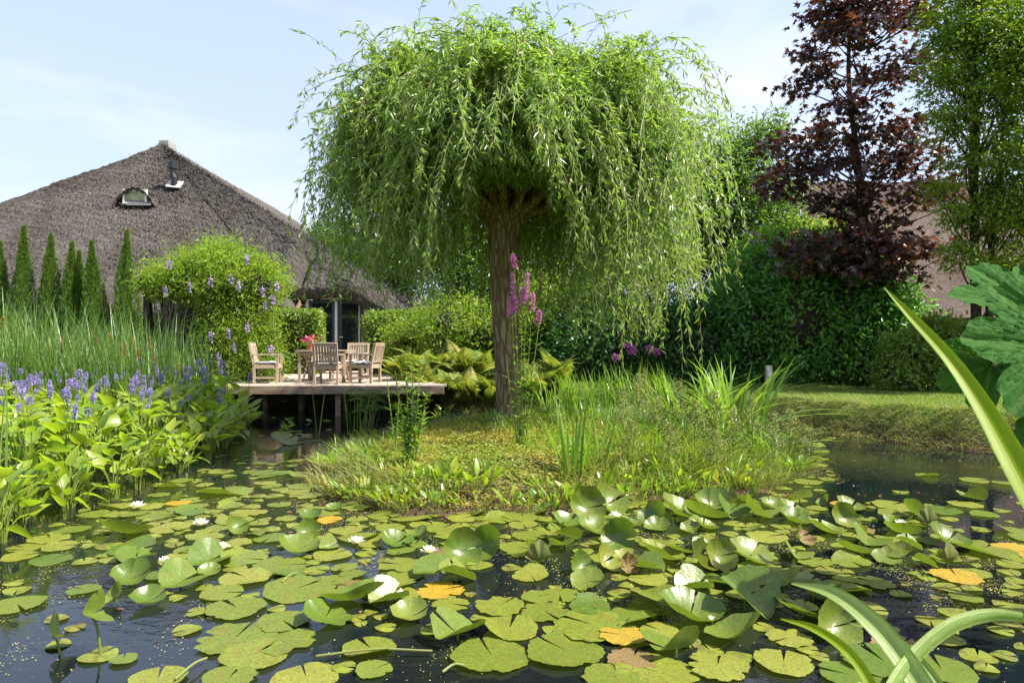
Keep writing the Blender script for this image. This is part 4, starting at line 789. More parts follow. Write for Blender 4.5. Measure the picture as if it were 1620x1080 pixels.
# far wood closing the view, as one mass
g = Geo(); gb = Geo()
for k in range(60):
    a = math.radians(-40+k*80/59); dd = random.uniform(48, 60); c = (math.sin(a)*dd, math.cos(a)*dd, random.uniform(1.2, 2.6)); P, v_ = ellip(520, c, (2.6, 2, 2.4), .4); P[:, 2] = np.maximum(P[:, 2], .6)
    scatter(g, T_OVAL, P, nrm(v_+rdir(520)), nrm(v_+[0, 0, .4]), R.uniform(.3, .6, 520), R.random(520), W=.4)
g.obj('far_woods', M['tree2'], kind='stuff')
# trees outside the frame on the right whose shade falls on the lawn
for k, (x_, y_, lb) in enumerate(((14.4, 12.2, 'tree beyond the right edge shading the lawn'),)):
    tree('shade_tree', lb, (x_, y_, .5), 7.5-k, [((x_, y_, 5.2), (1.8, 2.0, 1.4)), ((x_-.4, y_+.8, 6.8), (1.3, 1.4, 1.1)), ((x_+.5, y_-1.2, 4.4), (1.2, 1.4, 1.0))], 5200, .22, M['tree'], T_OVAL, .75, .15, clump=.28)
# marker post
p = at(1216, 600, 13.9); mk = thing('marker_post', 'short grey wooden post standing at the edge of the lawn', 'post', (p[0], 13.9, gz(p[0], 13.9)-.05)); g = Geo(); g.box((0, 0, .3), (.13, .07, .66)); g.obj('post_shaft', M['greywood'], mk); g = Geo(); g.box((0, -.037, .50), (.08, .006, .18)); g.obj('plate', M['lead'], mk)
# ------------------------------------------------------------------ reeds, pickerelweed and other pond plants
def inpoly(P, poly): return sdist(P, np.array(poly, float)) > 0
def sample(poly, n, mind, tries=6000):
    poly = np.array(poly, float); lo, hi = poly.min(0), poly.max(0); out = []
    C_ = R.uniform(lo, hi, (tries, 2)); C_ = C_[inpoly(C_, poly)]
    for c in C_:
        if len(out) >= n: break
        if all((c[0]-o[0])**2+(c[1]-o[1])**2 > mind*mind for o in out): out.append(c)
    return np.array(out)
PLEAF = []
for k in range(4):
    T = leaf_t(.5+.05*k, (.06, .22, .5, .8), (.75, 1.0, .82, .4), .16, .12+.10*k); g = Geo(); scatter(g, T, [[0, 0, 0]], [[0, 1, 0]], [[0, 0, 1.]], 1.0, np.array([.5])); PLEAF.append(g.mesh('leaf', M['pick'], True))
def spike_mesh(nf=110, L_=.13, r=.022, m='spike'):
    g = Geo(); g.tube([(0, 0, -.28), (0, 0, L_*.95)], [.006, .004], 5, m=1)
    u = R.random(nf); a = R.uniform(0, 2*PI, nf); rr = r*np.interp(u, [0, .2, .8, 1], [.7, 1, .8, .2]); P = np.stack([rr*np.cos(a)*.5, rr*np.sin(a)*.5, u*L_], -1); D = np.stack([np.cos(a), np.sin(a), R.uniform(-.2, .7, nf)], -1)
    scatter(g, T_DIAM, P, D, rdir(nf), R.uniform(.015, .026, nf), R.random(nf), W=.028); return g.mesh('flower_spike', [M[m], M['stem']])
SPK = [spike_mesh(110, .12), spike_mesh(120, .16), spike_mesh(80, .09, .02)]
def make_pickerel(h, nl, nspk):
    t = thing('pickerelweed', '', 'water plant', (0, 0, 0)); g = Geo()
    for q in range(nl):
        a = 2*PI*q/nl+random.uniform(-.5, .5); hh = h*random.uniform(.22, 1.0); ro = random.uniform(.06, .24); e = np.array([math.cos(a)*ro, math.sin(a)*ro, hh])
        g.tube(catmull([(math.cos(a)*.03, math.sin(a)*.03, -.1), (e[0]*.4, e[1]*.4, hh*.55), e], 3), np.linspace(.009, .006, 7), 5)
        lf_ = link('leaf', random.choice(PLEAF), t); L_ = random.uniform(.20, .32); lf_.location = e; lf_.scale = (L_, L_, L_)
        d = nrm(np.array([math.cos(a)*random.uniform(.3, 1), math.sin(a)*random.uniform(.3, 1), random.uniform(-.2, 1.3)])+R.normal(size=3)*.25); nn = nrm(np.array([-math.cos(a)*.5, -math.sin(a)*.5, .9])+R.normal(size=3)*.35)
        Y_ = d; X_ = nrm(np.cross(Y_, nn)); Z_ = np.cross(X_, Y_); lf_.rotation_euler = Matrix(np.stack([X_, Y_, Z_], 1).tolist()).to_euler()
    g.obj('stem', M['stem'], t)
    for q in range(nspk):
        s = link('flower_spike', random.choice(SPK), t); s.location = (random.uniform(-.12, .12), random.uniform(-.12, .12), h*random.uniform(1.0, 1.28)); s.rotation_euler = (random.uniform(-.2, .2), random.uniform(-.2, .2), 0)
    return t
protos = {'flower': [make_pickerel(.84, 13, 3), make_pickerel(.90, 12, 2), make_pickerel(.76, 13, 2), make_pickerel(.88, 13, 3)], 'leaf': [make_pickerel(.66, 15, 0), make_pickerel(.80, 15, 0), make_pickerel(.55, 14, 0)]}
used = set()
def place(proto, x, y, z, sc_=1.0, rz=None):
    o = proto if proto.name not in used else copy_tree(proto); used.add(proto.name)
    o.location = (x, y, z); o.rotation_euler = (0, 0, random.uniform(0, 6.28) if rz is None else rz); o.scale = (sc_,)*3; return o
BED = [(-3.7, 5.0), (-4.05, 6.3), (-3.95, 8.3), (-4.3, 10.5), (-4.9, 13.0), (-5.7, 14.0), (-11.6, 14.0), (-4.3, 4.9)]
pts = sample(BED, 175, .30); zones = {}
for (x, y) in pts:
    if x < -.80*y-.15: continue
    edge = sdist(np.array([[x, y]]), np.array(BED))[0]; fr_ = (edge < .45 and x > -5.2 and y < 13) or y < 6.6
    pr = random.choice(protos['leaf'] if (fr_ and random.random() < .85) or random.random() < .12 else protos['flower'])
    s = random.uniform(.85, 1.05)*(1.0 if not fr_ else .82)*(1.0+.05*(y-9)/4); o = place(pr, x, y, -.02, s)
    z = ('near the left edge of the view' if y < 7.2 else 'along the open water' if fr_ else 'in the nearer middle of the bed' if y < 9.3 else 'in the farther middle of the bed' if y < 11.4 else 'in front of the cattails')
    kf = any(c.name.startswith('flower_spike') for c in o.children); zones.setdefault((z, kf), []).append(o); o['group'] = 'pickerelweed plants in the bed on the left'
for (z, kf), os_ in zones.items(): series(os_, 'pickerelweed plant'+(' with blue spikes' if kf else ' without flowers'), ('blue-spiked' if kf else 'flowerless')+' pickerelweed plants', z)
# broad-leaved plants on the far bank and the island's shore
for k, (px_, py_, d_, s_, lb) in enumerate(((735, 640, 14.6, .75, 'leafy water plant on the bank right of the deck end'), (700, 640, 14.9, .7, 'leafy water plant under the right corner of the deck'), (765, 645, 14.4, .7, 'leafy water plant between the deck and the willow trunk'), (455, 690, 11.5, .35, 'small leafy water plant standing in the open water before the deck'))):
    o = place(protos['leaf'][k % 3], at(px_, py_, d_)[0], d_, gz(at(px_, py_, d_)[0], d_) if k < 3 else 0, s_); o['label'] = lb; o.name = 'water_plant'
# cattails
def make_cattail(nb, h, heads):
    t = thing('cattail', '', 'cattail', (0, 0, 0), 0, 'cattails in the bed on the left'); a = R.uniform(0, 2*PI, nb); P = np.stack([np.cos(a)*.05, np.sin(a)*.05, a*0-.1], -1)+R.normal(size=(nb, 3))*[.05, .05, 0]; g = Geo()
    blades(g, P, np.stack([np.cos(a)*.13, np.sin(a)*.13, a*0+1], -1)+R.normal(size=(nb, 3))*.06, h*R.uniform(.75, 1.05, nb), R.uniform(.018, .03, nb), R.random(nb), R.uniform(.0, .3, nb), 7); g.obj('foliage', M['reed'], t)
    for q in range(heads):
        b0 = np.array([random.uniform(-.06, .06), random.uniform(-.06, .06), 0]); lean = np.array([random.uniform(-.12, .3), random.uniform(-.1, .1), 1]); e = b0+lean*h*random.uniform(.72, .88); g = Geo(); g.tube([b0, (b0+e)/2, e], [.006, .005, .004], 5); g.obj('stalk', M['stem'], t)
        dd = nrm(lean); g = Geo(); g.tube([e-dd*.22, e-dd*.2, e-dd*.03, e-dd*.015], [.006, .014, .014, .005], 8); g.obj('seed_head', M['seed'], t)
    return t
cps = [make_cattail(17, 2.75, 0), make_cattail(19, 2.6, 0), make_cattail(17, 2.7, 0), make_cattail(16, 2.65, 1), make_cattail(17, 2.5, 1)]
pts = sample([(-10.4, 11.6), (-6.4, 11.5), (-5.6, 12.6), (-5.9, 14.2), (-12, 14.2)], 150, .15); z1 = {}
for (x, y) in pts:
    if x < -.79*y: continue
    hd = random.random() < .18; o = place(random.choice(cps[3:] if hd else cps[:3]), x, y, min(gz(x, y), 0.1), random.uniform(.94, 1.2)*(.84 if x > -6.5 else 1)); z1.setdefault((('in the front row of the reeds' if y < 12.4 else 'in the middle of the reeds' if y < 13.2 else 'at the back of the reeds'), hd), []).append(o)
for (z, hd), os_ in z1.items(): series(os_, 'cattail'+(' with a brown seed head' if hd else ' without a seed head'), 'brown-headed cattails' if hd else 'leafy cattails', z)
# near cattail at the left edge
o = make_cattail(5, 1.7, 0); o.location = (-4.42, 5.9, -.05); o['label'] = 'dark reed stems standing at the very left edge of the view, nearest of all'; del o['group']
g = Geo(); 
# iris clumps
def make_blade_mesh(h, w, bend, m):
    g = Geo(); blades(g, np.zeros((1, 3)), np.array([[.12, 0, 1.]]), h, w, .5, bend, 8); return g.mesh('blade', M[m], True)
IB = [make_blade_mesh(1.0, .028, b_, 'iris') for b_ in (.1, .25, .5, .9, 1.5)]
def iris(name, label, x, y, n, h, r, group=None, cat='iris', bends=(0, 1, 1, 2, 3), wid=1.0):
    t = thing(name, label, cat, (x, y, gz(x, y)-.03 if gz(x, y) > -.1 else -.03), 0, group)
    for q in range(n):
        o = link('blade', IB[random.choice(bends)], t); s = h*random.uniform(.6, 1.05); o.scale = (wid*random.uniform(.8, 1.2), wid*random.uniform(.8, 1.2), s); rr_ = r*math.sqrt(random.random()); a = random.uniform(0, 2*PI)
        o.location = (rr_*math.cos(a), rr_*math.sin(a), 0); o.rotation_euler = (random.gauss(0, .07), random.gauss(0, .09), a+random.gauss(0, .6))
    return t
GI = 'iris clumps on the far bank behind the willow'
for k, (px_, d_, n, h, lb) in enumerate(((885, 14.6, 60, 1.04, 'iris clump on the far bank, left end, right behind the willow trunk'), (925, 15.0, 68, 1.22, 'iris clump on the far bank below the hanging shoots'), (965, 14.7, 68, 1.22, 'iris clump in the middle of the far bank row'), (1005, 14.6, 68, 1.34, 'iris clump on the far bank below the purple rhododendron flowers'), (1048, 14.2, 60, 1.22, 'iris clump at the right end of the far bank row'))):
    iris('iris_clump', lb, (px_-810)/F*d_, d_, n, h, .45, GI)
iris('iris_clump', 'big broad-leaved iris clump arching out on the right shoulder of the island', (1150-810)/F*10.0, 9.7, 95, 1.3, .42, bends=(0, 1, 1, 2, 2, 3, 4), wid=1.8)
iris('iris_clump', 'broad-leaved iris clump left of the biggest one on the island', (1085-810)/F*10.3, 10.3, 60, 1.12, .36, bends=(0, 1, 2, 3), wid=1.6)
iris('iris_clump', 'loose iris clump low on the right shore of the island with drooping blades', (1215-810)/F*8.9, 8.9, 34, .65, .3, bends=(2, 3, 4), wid=1.1)
iris('iris_clump', 'few upright iris blades at the front shore of the island, in the middle', (905-810)/F*7.2, 7.2, 17, .9, .12, bends=(0, 0, 1), wid=1.2)
iris('iris_clump', 'slim upright iris blades just right of the front middle clump', (945-810)/F*7.5, 7.5, 16, .9, .13, bends=(0, 0, 1), wid=.9)
iris('rush_tuft', 'dark rush tuft in the water right of the deck post', (562-810)/F*11.9, 11.9, 11, 1.05, .13, cat='rush', bends=(0, 1), wid=.5)
iris('rush_tuft', 'single tall rushes in the water before the deck', (503-810)/F*11.4, 11.4, 2, 1.2, .04, cat='rush', bends=(0, 1), wid=.5)
# tall herbs
def herb(name, label, x, y, stems, spikes, cat, leafm='iris', ls=.13, ll=1):
    z = gz(x, y); t = thing(name, label, cat, (x, y, z-.03)); g = Geo(); gl = Geo()
    for (tx, top, b0) in stems:
        P = catmull([(b0, 0, 0), (b0+(tx-b0)*.3, .02, top*.35), (b0+(tx-b0)*.7, 0, top*.7), (tx, 0, top)], 6); g.tube(P, np.linspace(.011, .004, len(P)), 6)
        k = int(top*26*ll); u = R.uniform(.08, .97, k); ii = np.clip((u*(len(P)-1)).astype(int), 0, len(P)-1); Q = P[ii]+R.normal(size=(k, 3))*.004; a = R.uniform(0, 2*PI, k); D = np.stack([np.cos(a), np.sin(a), R.uniform(.1, 1.0, k)], -1)
        scatter(gl, leaf_t(.2, (.3, .7), (1, .7), .1, .25), Q, D, np.array([0, 0, 1.])+R.normal(size=(k, 3))*.3, ls*R.uniform(.5, 1.1, k)*np.interp(u, [0, .3, 1], [1, 1, .5]), R.random(k))
    g.obj('stem', M['stem'], t); gl.obj('foliage', M[leafm], t, kind='stuff')
    for (sx, z0, z1_, tilt) in spikes:
        g = Geo(); n = int(420*(z1_-z0))+40; u = R.random(n); a = R.uniform(0, 2*PI, n); r = .028*np.interp(u, [0, .8, 1], [1, .9, .3]); P = np.stack([sx+tilt*(u-.5)+r*np.cos(a)*.6, r*np.sin(a)*.6, z0+(z1_-z0)*u-z+.03], -1); scatter(g, T_OVAL, P, np.stack([np.cos(a), np.sin(a), a*0+.2], -1)+R.normal(size=(n, 3))*.3, rdir(n), R.uniform(.018, .034, n), R.random(n), W=.034); g.tube([(sx-tilt*.5, 0, z0-z-.02), (sx+tilt*.5, 0, z1_-z+.06)], .007, 5, m=1)
        g.obj('flower_spike', [M['loose'], M['stem']], t)
    return t
dL = 8.3; lx0 = (823-810)/F*dL; zz_ = lambda py: 1.6-(py-540)/F*dL; xx_ = lambda px: (px-823)/F*dL; zb0 = gz(lx0, dL)-.03
herb('purple_loosestrife', 'tall loosestrife with magenta flower spikes in front of the willow trunk', lx0, dL, [(xx_(812), zz_(408)-zb0, 0), (xx_(809), zz_(480)-zb0, -.02), (xx_(833), zz_(425)-zb0, .02), (xx_(843), zz_(465)-zb0, .03), (xx_(855), zz_(492)-zb0, .03), (xx_(826), zz_(460)-zb0, 0), (xx_(800), zz_(560)-zb0, -.03), (xx_(850), zz_(580)-zb0, .05)],
     [(xx_(813), zz_(425), zz_(402), -.03), (xx_(812), zz_(475), zz_(433), -.01), (xx_(807), zz_(503), zz_(472), 0), (xx_(832), zz_(475), zz_(432), .03), (xx_(827), zz_(482), zz_(455), 0), (xx_(842), zz_(492), zz_(463), .01), (xx_(852), zz_(512), zz_(492), .03), (xx_(815), zz_(495), zz_(470), 0)], 'wildflower', ls=.15)
herb('willowherb', 'tall leafy willowherb without flowers on the left part of the island', (648-810)/F*7.6, 7.6, [(-.05, 1.25, 0), (.12, 1.1, .03), (-.16, 1.05, -.02), (.2, .85, .05), (.05, 1.3, 0), (-.1, .7, 0)], [], 'wildflower', ls=.17, ll=2.4)
herb('willowherb', 'slender reddish willowherb beside the tall leafy one, leaning left', (625-810)/F*8.3, 8.3, [(-.1, 1.0, 0), (.05, .8, 0)], [], 'wildflower', ls=.10, ll=1.3)
herb('willowherb', 'leafy willowherb on the far bank left of the willow trunk', (700-810)/F*13.5, 13.5, [(-.1, .9, 0), (.1, .8, 0), (0, .7, 0)], [], 'wildflower', ls=.14, ll=1.6)
for k, (px_, d_, lb) in enumerate(((590, 12.2, 'feathery umbrella sedge in the water right of the deck posts'), (575, 11.6, 'smaller umbrella sedge in front of the feathery one'))):
    x_ = (px_-810)/F*d_; t = thing('umbrella_sedge', lb, 'water plant', (x_, d_, -.02)); g = Geo(); gl = Geo()
    for q in range(9):
        e = np.array([random.uniform(-.3, .3), random.uniform(-.2, .2), random.uniform(.45, .85)]); g.tube([(e[0]*.2, e[1]*.2, 0), e], .005, 5); n = 16; a = np.linspace(0, 2*PI, n); scatter(gl, T_LANCE, np.repeat(e[None], n, 0), np.stack([np.cos(a), np.sin(a), a*0-.25], -1), np.tile([0, 0, 1.], (n, 1)), .2, R.random(n), W=.16)
    g.obj('stem', M['stem'], t); gl.obj('foliage', M['tree2'], t)
# airy panicles of water plantain on the right of the island
def panicle(label, x, y, h, w):
    z = gz(x, y); t = thing('water_plantain', label, 'wildflower', (x, y, max(z, 0)-.02), 0, 'airy seed panicles on the right of the island'); g = Geo(); g2 = Geo(); g.tube([(0, 0, 0), (random.uniform(-.05, .05), 0, h*.45), (random.uniform(-.1, .1), 0, h)], [.006, .005, .002], 5)
    for lv in range(9):
        zc = h*(.28+.08*lv); ln_ = w*(1-lv/10)
        for q in range(6):
            a = random.uniform(0, 2*PI); e = np.array([math.cos(a)*ln_*random.uniform(.5, 1), math.sin(a)*ln_*random.uniform(.5, 1), zc+ln_*random.uniform(.4, .8)]); g.tube([(0, 0, zc), e], .0022, 3, cap=False)
            P = np.linspace((0, 0, zc), e, 7)[3:]; P = np.repeat(P, 3, 0)+R.normal(size=(12, 3))*.022; scatter(g2, T_OVAL, P, rdir(12), rdir(12), .016, R.random(12), W=.028)
    g.obj('stem', M['stem'], t); g2.obj('seed_beads', M['dry'], t, kind='stuff')
pl = [(985, 8.6, .75, .22), (1010, 9.3, .85, .25), (1040, 8.2, .7, .22), (1075, 9.0, .8, .25), (1100, 8.1, .7, .25), (1130, 8.7, .75, .25), (1160, 8.0, .7, .22), (1190, 8.6, .8, .25), (1225, 8.2, .75, .22), (1250, 8.9, .7, .25), (1275, 8.6, .55, .22), (1000, 7.6, .6, .2), (1060, 7.6, .6, .2), (1130, 7.5, .55, .2), (1020, 10.0, .95, .25)]
for k, (px_, d_, h_, w_) in enumerate(pl): panicle('', (px_-810)/F*d_, d_, h_, w_)
ps = [o for o in bpy.data.objects if o.name.startswith('water_plantain')]; series([o for o in ps if o.location.y >= 8.5], 'airy seed panicle', 'airy panicles', 'at the back of the island shoulder'); series([o for o in ps if o.location.y < 8.5], 'airy seed panicle', 'airy panicles', 'near the front shore of the island')
# plantain-like leafy clumps on the island's front shore
T_PL = leaf_t(.32, (.25, .5, .78), (.8, 1, .6), .12, .25)
def leafclump(name, label, x, y, n, L_, r, m='pick', T=T_PL, upd=1.0, cat='plant', stemlen=.5):
    z = gz(x, y); t = thing(name, label, cat, (x, y, max(z, 0)-.02)); g = Geo(); me = []
    for q in range(4): gg = Geo(); scatter(gg, T, [[0, 0, 0]], [[0, 1, 0]], [[0, 0, 1.]], 1., np.array([.5])); me.append(gg.mesh('leaf', M[m], True)); break
    for q in range(n):
        a = random.uniform(0, 2*PI); rr_ = r*math.sqrt(random.random()); b0 = np.array([rr_*math.cos(a), rr_*math.sin(a), 0]); s_ = L_*random.uniform(.6, 1.1); d = nrm(np.array([math.cos(a)*.5, math.sin(a)*.5, upd])+R.normal(size=3)*.25); e = b0+d*s_*stemlen+[0, 0, .02]; g.tube([b0, e], .004, 4, cap=False)
        o = link('leaf', me[0], t); o.location = e; o.scale = (s_,)*3; nn = nrm(np.array([-math.cos(a), -math.sin(a), .6])+R.normal(size=3)*.4); X_ = nrm(np.cross(d, nn)); Z_ = np.cross(X_, d); o.rotation_euler = Matrix(np.stack([X_, d, Z_], 1).tolist()).to_euler()
    g.obj('stem', M['stem'], t, kind='stuff'); return t
for px_, d_, n, L_, r, lb in ((700, 6.85, 22, .20, .22, 'clump of narrow plantain leaves at the front foot of the island, left of middle'), (755, 6.9, 20, .19, .2, 'plantain leaf clump right of the first one at the island front'), (660, 7.0, 12, .17, .15, 'small plantain leaf clump below the leafy willowherb'), (545, 8.2, 26, .15, .28, 'dark leafy plant on the left shore of the island'), (580, 8.7, 22, .14, .25, 'leafy plant a step up from the left shore of the island'), (520, 8.5, 16, .15, .2, 'low dark leaves trailing into the water at the left tip of the island'),
                              (870, 6.95, 18, .12, .18, 'small round-leaved plant at the front shore below the iris blades'), (1000, 7.3, 18, .17, .2, 'grassy dock leaves at the island front, right of the middle'), (1075, 7.5, 22, .18, .25, 'dock leaf clump among the panicles at the front right shore'), (1180, 7.9, 20, .15, .25, 'leafy clump at the right shore of the island'), (1240, 8.4, 16, .14, .22, 'leafy clump at the right tip of the island'), (960, 6.95, 14, .16, .18, 'low dock leaves behind the big raised lily pads')):
    leafclump('dock_plant', lb, (px_-810)/F*d_, d_, n, L_, r, 'pick' if px_ > 600 else 'tree')
for px_, d_, n, L_, r, lb in ((610, 10.4, 34, .20, .4, 'bushy green plant in the shade on the back left of the island'), (560, 9.6, 30, .17, .35, 'bushy plant on the left shore, in the shade of the willow'), (850, 10.8, 30, .18, .3, 'leafy plant at the right foot of the willow trunk'), (905, 10.6, 34, .22, .4, 'bushy plant right of the willow trunk before the far irises'), (930, 8.0, 26, .14, .3, 'low bushy plant behind the front iris blades'), (775, 10.9, 22, .14, .25, 'small leafy plant at the left foot of the willow trunk'), (790, 7.2, 20, .12, .25, 'small leafy plant hanging over the front shore of the island'), (850, 7.0, 22, .12, .25, 'trailing leaves at the front shore below the loosestrife')):
    leafclump('leafy_plant', lb, (px_-810)/F*d_, d_, n, L_, r, 'tree')
sh = []
for q in range(26):
    i = random.choice([1, 2, 3, 4, 5]); a_, b_ = ISLE[i], ISLE[i+1]; p_ = a_+(b_-a_)*random.random()+np.array([0, .16]); sh.append(leafclump('shore_plant', '', p_[0], p_[1], random.randint(12, 22), random.uniform(.09, .17), random.uniform(.12, .25), random.choice(['tree', 'iris', 'pick', 'cover'])))
    sh[-1]['group'] = 'small plants along the front shore of the island'
series(sh, 'small shore plant', 'small leafy plants', 'along the front shore of the island')
# ferns
def frond_mesh(curl, m='fern'):
    g = Geo(); n = 22; t_ = np.linspace(0, 1, n); P = np.stack([0*t_, t_*(.92-.25*curl*t_), .55*curl*t_*(1-t_*1.15)*1.6+.0*t_], -1); g.tube(P, np.linspace(.006, .002, n), 4, rnd=.3)
    for s in (-1, 1):
        w = .17*np.interp(t_[2:], [0, .2, .5, 1], [.45, .9, 1, .1]); Tn = nrm(np.gradient(P, axis=0))[2:]; D = np.array([s*1., 0, 0])+Tn*.45+[0, 0, -.12]; scatter(g, leaf_t(.24, (.3, .7), (1, .8), .05, .15), P[2:], D, np.tile([0, 0, 1.], (n-2, 1))+R.normal(size=(n-2, 3))*.12, w, R.random(n-2), W=w*1.15)
    return g.mesh('frond', M[m])
FR = [frond_mesh(c) for c in (.5, .8, 1.1)]
def fern(label, px_, d_, n, L_, dz=0):
    x_ = (px_-810)/F*d_; t = thing('fern', label, 'fern', (x_, d_, max(gz(x_, d_), .0)-.03+dz), 0, 'yellow-green ferns beside the deck')
    for q in range(n):
        o = link('frond', random.choice(FR), t); s = L_*random.uniform(.7, 1.1); o.scale = (s,)*3; o.rotation_euler = (random.uniform(.55, 1.25), random.uniform(-.15, .15), 0); o.rotation_mode = 'XYZ'; o.rotation_euler[2] = 2*PI*q/n+random.uniform(-.25, .25)
ff = [(632, 16.6, 18, 1.3), (668, 16.2, 20, 1.4), (705, 15.8, 20, 1.45), (742, 15.6, 20, 1.45), (775, 15.6, 18, 1.3), (655, 17.2, 18, 1.5), (695, 17.0, 18, 1.6), (735, 16.8, 18, 1.6), (622, 15.9, 12, .85), (848, 15.6, 18, 1.4), (880, 15.9, 18, 1.4), (815, 15.9, 18, 1.4), (760, 17.0, 16, 1.5)]
for a in ff: fern('', *a)
fs = [o for o in bpy.data.objects if o.name.split('.')[0] == 'fern']; series([o for o in fs if o.location.y < 16.65 and o.location.x < -.3], 'fern', 'front-row ferns', 'between the deck and the willow trunk'); series([o for o in fs if o.location.y >= 16.65], 'fern', 'back-row ferns', 'between the deck and the willow trunk'); series([o for o in fs if o.location.y < 16.65 and o.location.x >= -.3], 'fern', 'ferns', 'right of the willow trunk')
# ------------------------------------------------------------------ ground cover, grass
n = 120000; P = R.uniform([-3, 6], [4.4, 13.3], (n, 2)); k_ = sdist(P, ISLE); ok = k_ > .12; P = P[ok]; k_ = k_[ok]; z = ground_z(P[:, 0], P[:, 1])
nn_ = vnoise(np.stack([P[:, 0], P[:, 1], P[:, 0]*0], -1), 1.3, 9); keep = R.random(len(P)) < np.clip(.45+.4*sm((k_-.4)/.8)+.5*nn_, .10, 1); P, z, k_, nn_ = P[keep], z[keep], k_[keep], nn_[keep]; m_ = len(P)
mound = np.abs(vnoise(np.stack([P[:, 0], P[:, 1], P[:, 0]*0], -1), 5, 11))*.11
g = Geo(); scatter(g, T_OVAL, np.stack([P[:, 0], P[:, 1], z+mound*R.random(m_)+.008], -1), rdir(m_)*[1, 1, .4]+[0, 0, .1], np.array([0, 0, 1.])+R.normal(size=(m_, 3))*.45, R.uniform(.022, .055, m_), np.clip(R.random(m_)*.8+.12+.25*(k_ < .5)*R.random(m_), 0, 1), W=R.uniform(.03, .05, m_)); g.obj('ground_cover', M['cover'], kind='stuff')
def turf(name, n, region, L_, W_, m, bend, keepf, up=1.0):
    P = R.uniform(region[0], region[1], (n, 2)); kf, out = keepf(P); P = P[kf]; out = out[kf]; z = ground_z(P[:, 0], P[:, 1]); m_ = len(P); L2 = R.uniform(L_[0], L_[1], m_); g = Geo()
    blades(g, np.stack([P[:, 0], P[:, 1], z-.01], -1), np.concatenate([out*.6+R.normal(size=(m_, 2))*.35, np.full((m_, 1), up)], 1), L2, W_, R.random(m_), R.uniform(bend[0], bend[1], m_), 4 if L_[1] < .1 else 5, ); g.obj(name, m, kind='stuff'); print(name, m_)
def grad(P, poly, sgn=1):
    e = .02; gx_ = (sdist(P+[e, 0], poly)-sdist(P-[e, 0], poly)); gy_ = (sdist(P+[0, e], poly)-sdist(P-[0, e], poly)); return nrm(np.stack([gx_, gy_], -1))*sgn
def k_isl(P): k = sdist(P, ISLE); return (k > -.06) & (k < np.where(P[:, 0] < .5, .6, 1.0)) & (R.random(len(P)) < np.where(P[:, 0] < -.6, .9, .7)*np.where(vnoise(np.stack([P[:, 0], P[:, 1], P[:, 0]*0], -1), 2.5, 5) > -.15, 1, .25)), -grad(P, ISLE)
turf('island_grass', 80000, ((-3, 6), (4.2, 13)), (.09, .28), .007, M['dry'], (.3, 1.2), k_isl)
def k_isl2(P): k = sdist(P, ISLE); return (k > .2) & (R.random(len(P)) < .25) & (vnoise(np.stack([P[:, 0], P[:, 1], P[:, 0]*0], -1), 1.7, 6) > .0) | ((k > .0) & (P[:, 0] > 1.3) & (R.random(len(P)) < .8)), -grad(P, ISLE)
turf('island_sedge', 22000, ((-2.5, 6.3), (4.0, 12.5)), (.12, .46), .009, M['iris'], (.2, 1.0), k_isl2)
def k_dead(P): k = sdist(P, ISLE); return (k > -.02) & (k < .5) & (P[:, 1] < 9), -grad(P, ISLE)
turf('dead_stalks', 5000, ((-3, 6), (4.2, 9)), (.05, .16), .006, M['brown'], (.3, 1.6), k_dead, .5)
def k_bank(P): s = -sdist(P, POND); return (s > -.05) & (s < .68), grad(P, POND)
turf('bank_grass', 60000, ((3.2, 8.3), (10.5, 15.8)), (.07, .24), .007, M['dry'], (.6, 1.8), k_bank, .5)
turf('bank_grass', 26000, ((-11, 13.5), (4, 17.2)), (.10, .26), .009, M['dry'], (.4, 1.3), lambda P: (k_bank(P)[0] & ~((P[:, 0] > -7.5) & (P[:, 0] < -1.6)), k_bank(P)[1]))
def k_lawn(P): s = -sdist(P, POND); return (s > .5), grad(P, POND)*.2
turf('lawn_grass', 140000, ((3.5, 9.5), (12.5, 17.2)), (.03, .06), .007, M['grass'], (.1, .7), k_lawn)
turf('rough_grass', 26000, ((-9, 15.8), (4, 21)), (.06, .16), .010, M['grass'], (.1, .8), lambda P: ((-sdist(P, POND) > .5) & ~((P[:, 0] > -9.4) & (P[:, 0] < -1.4)), P*0))
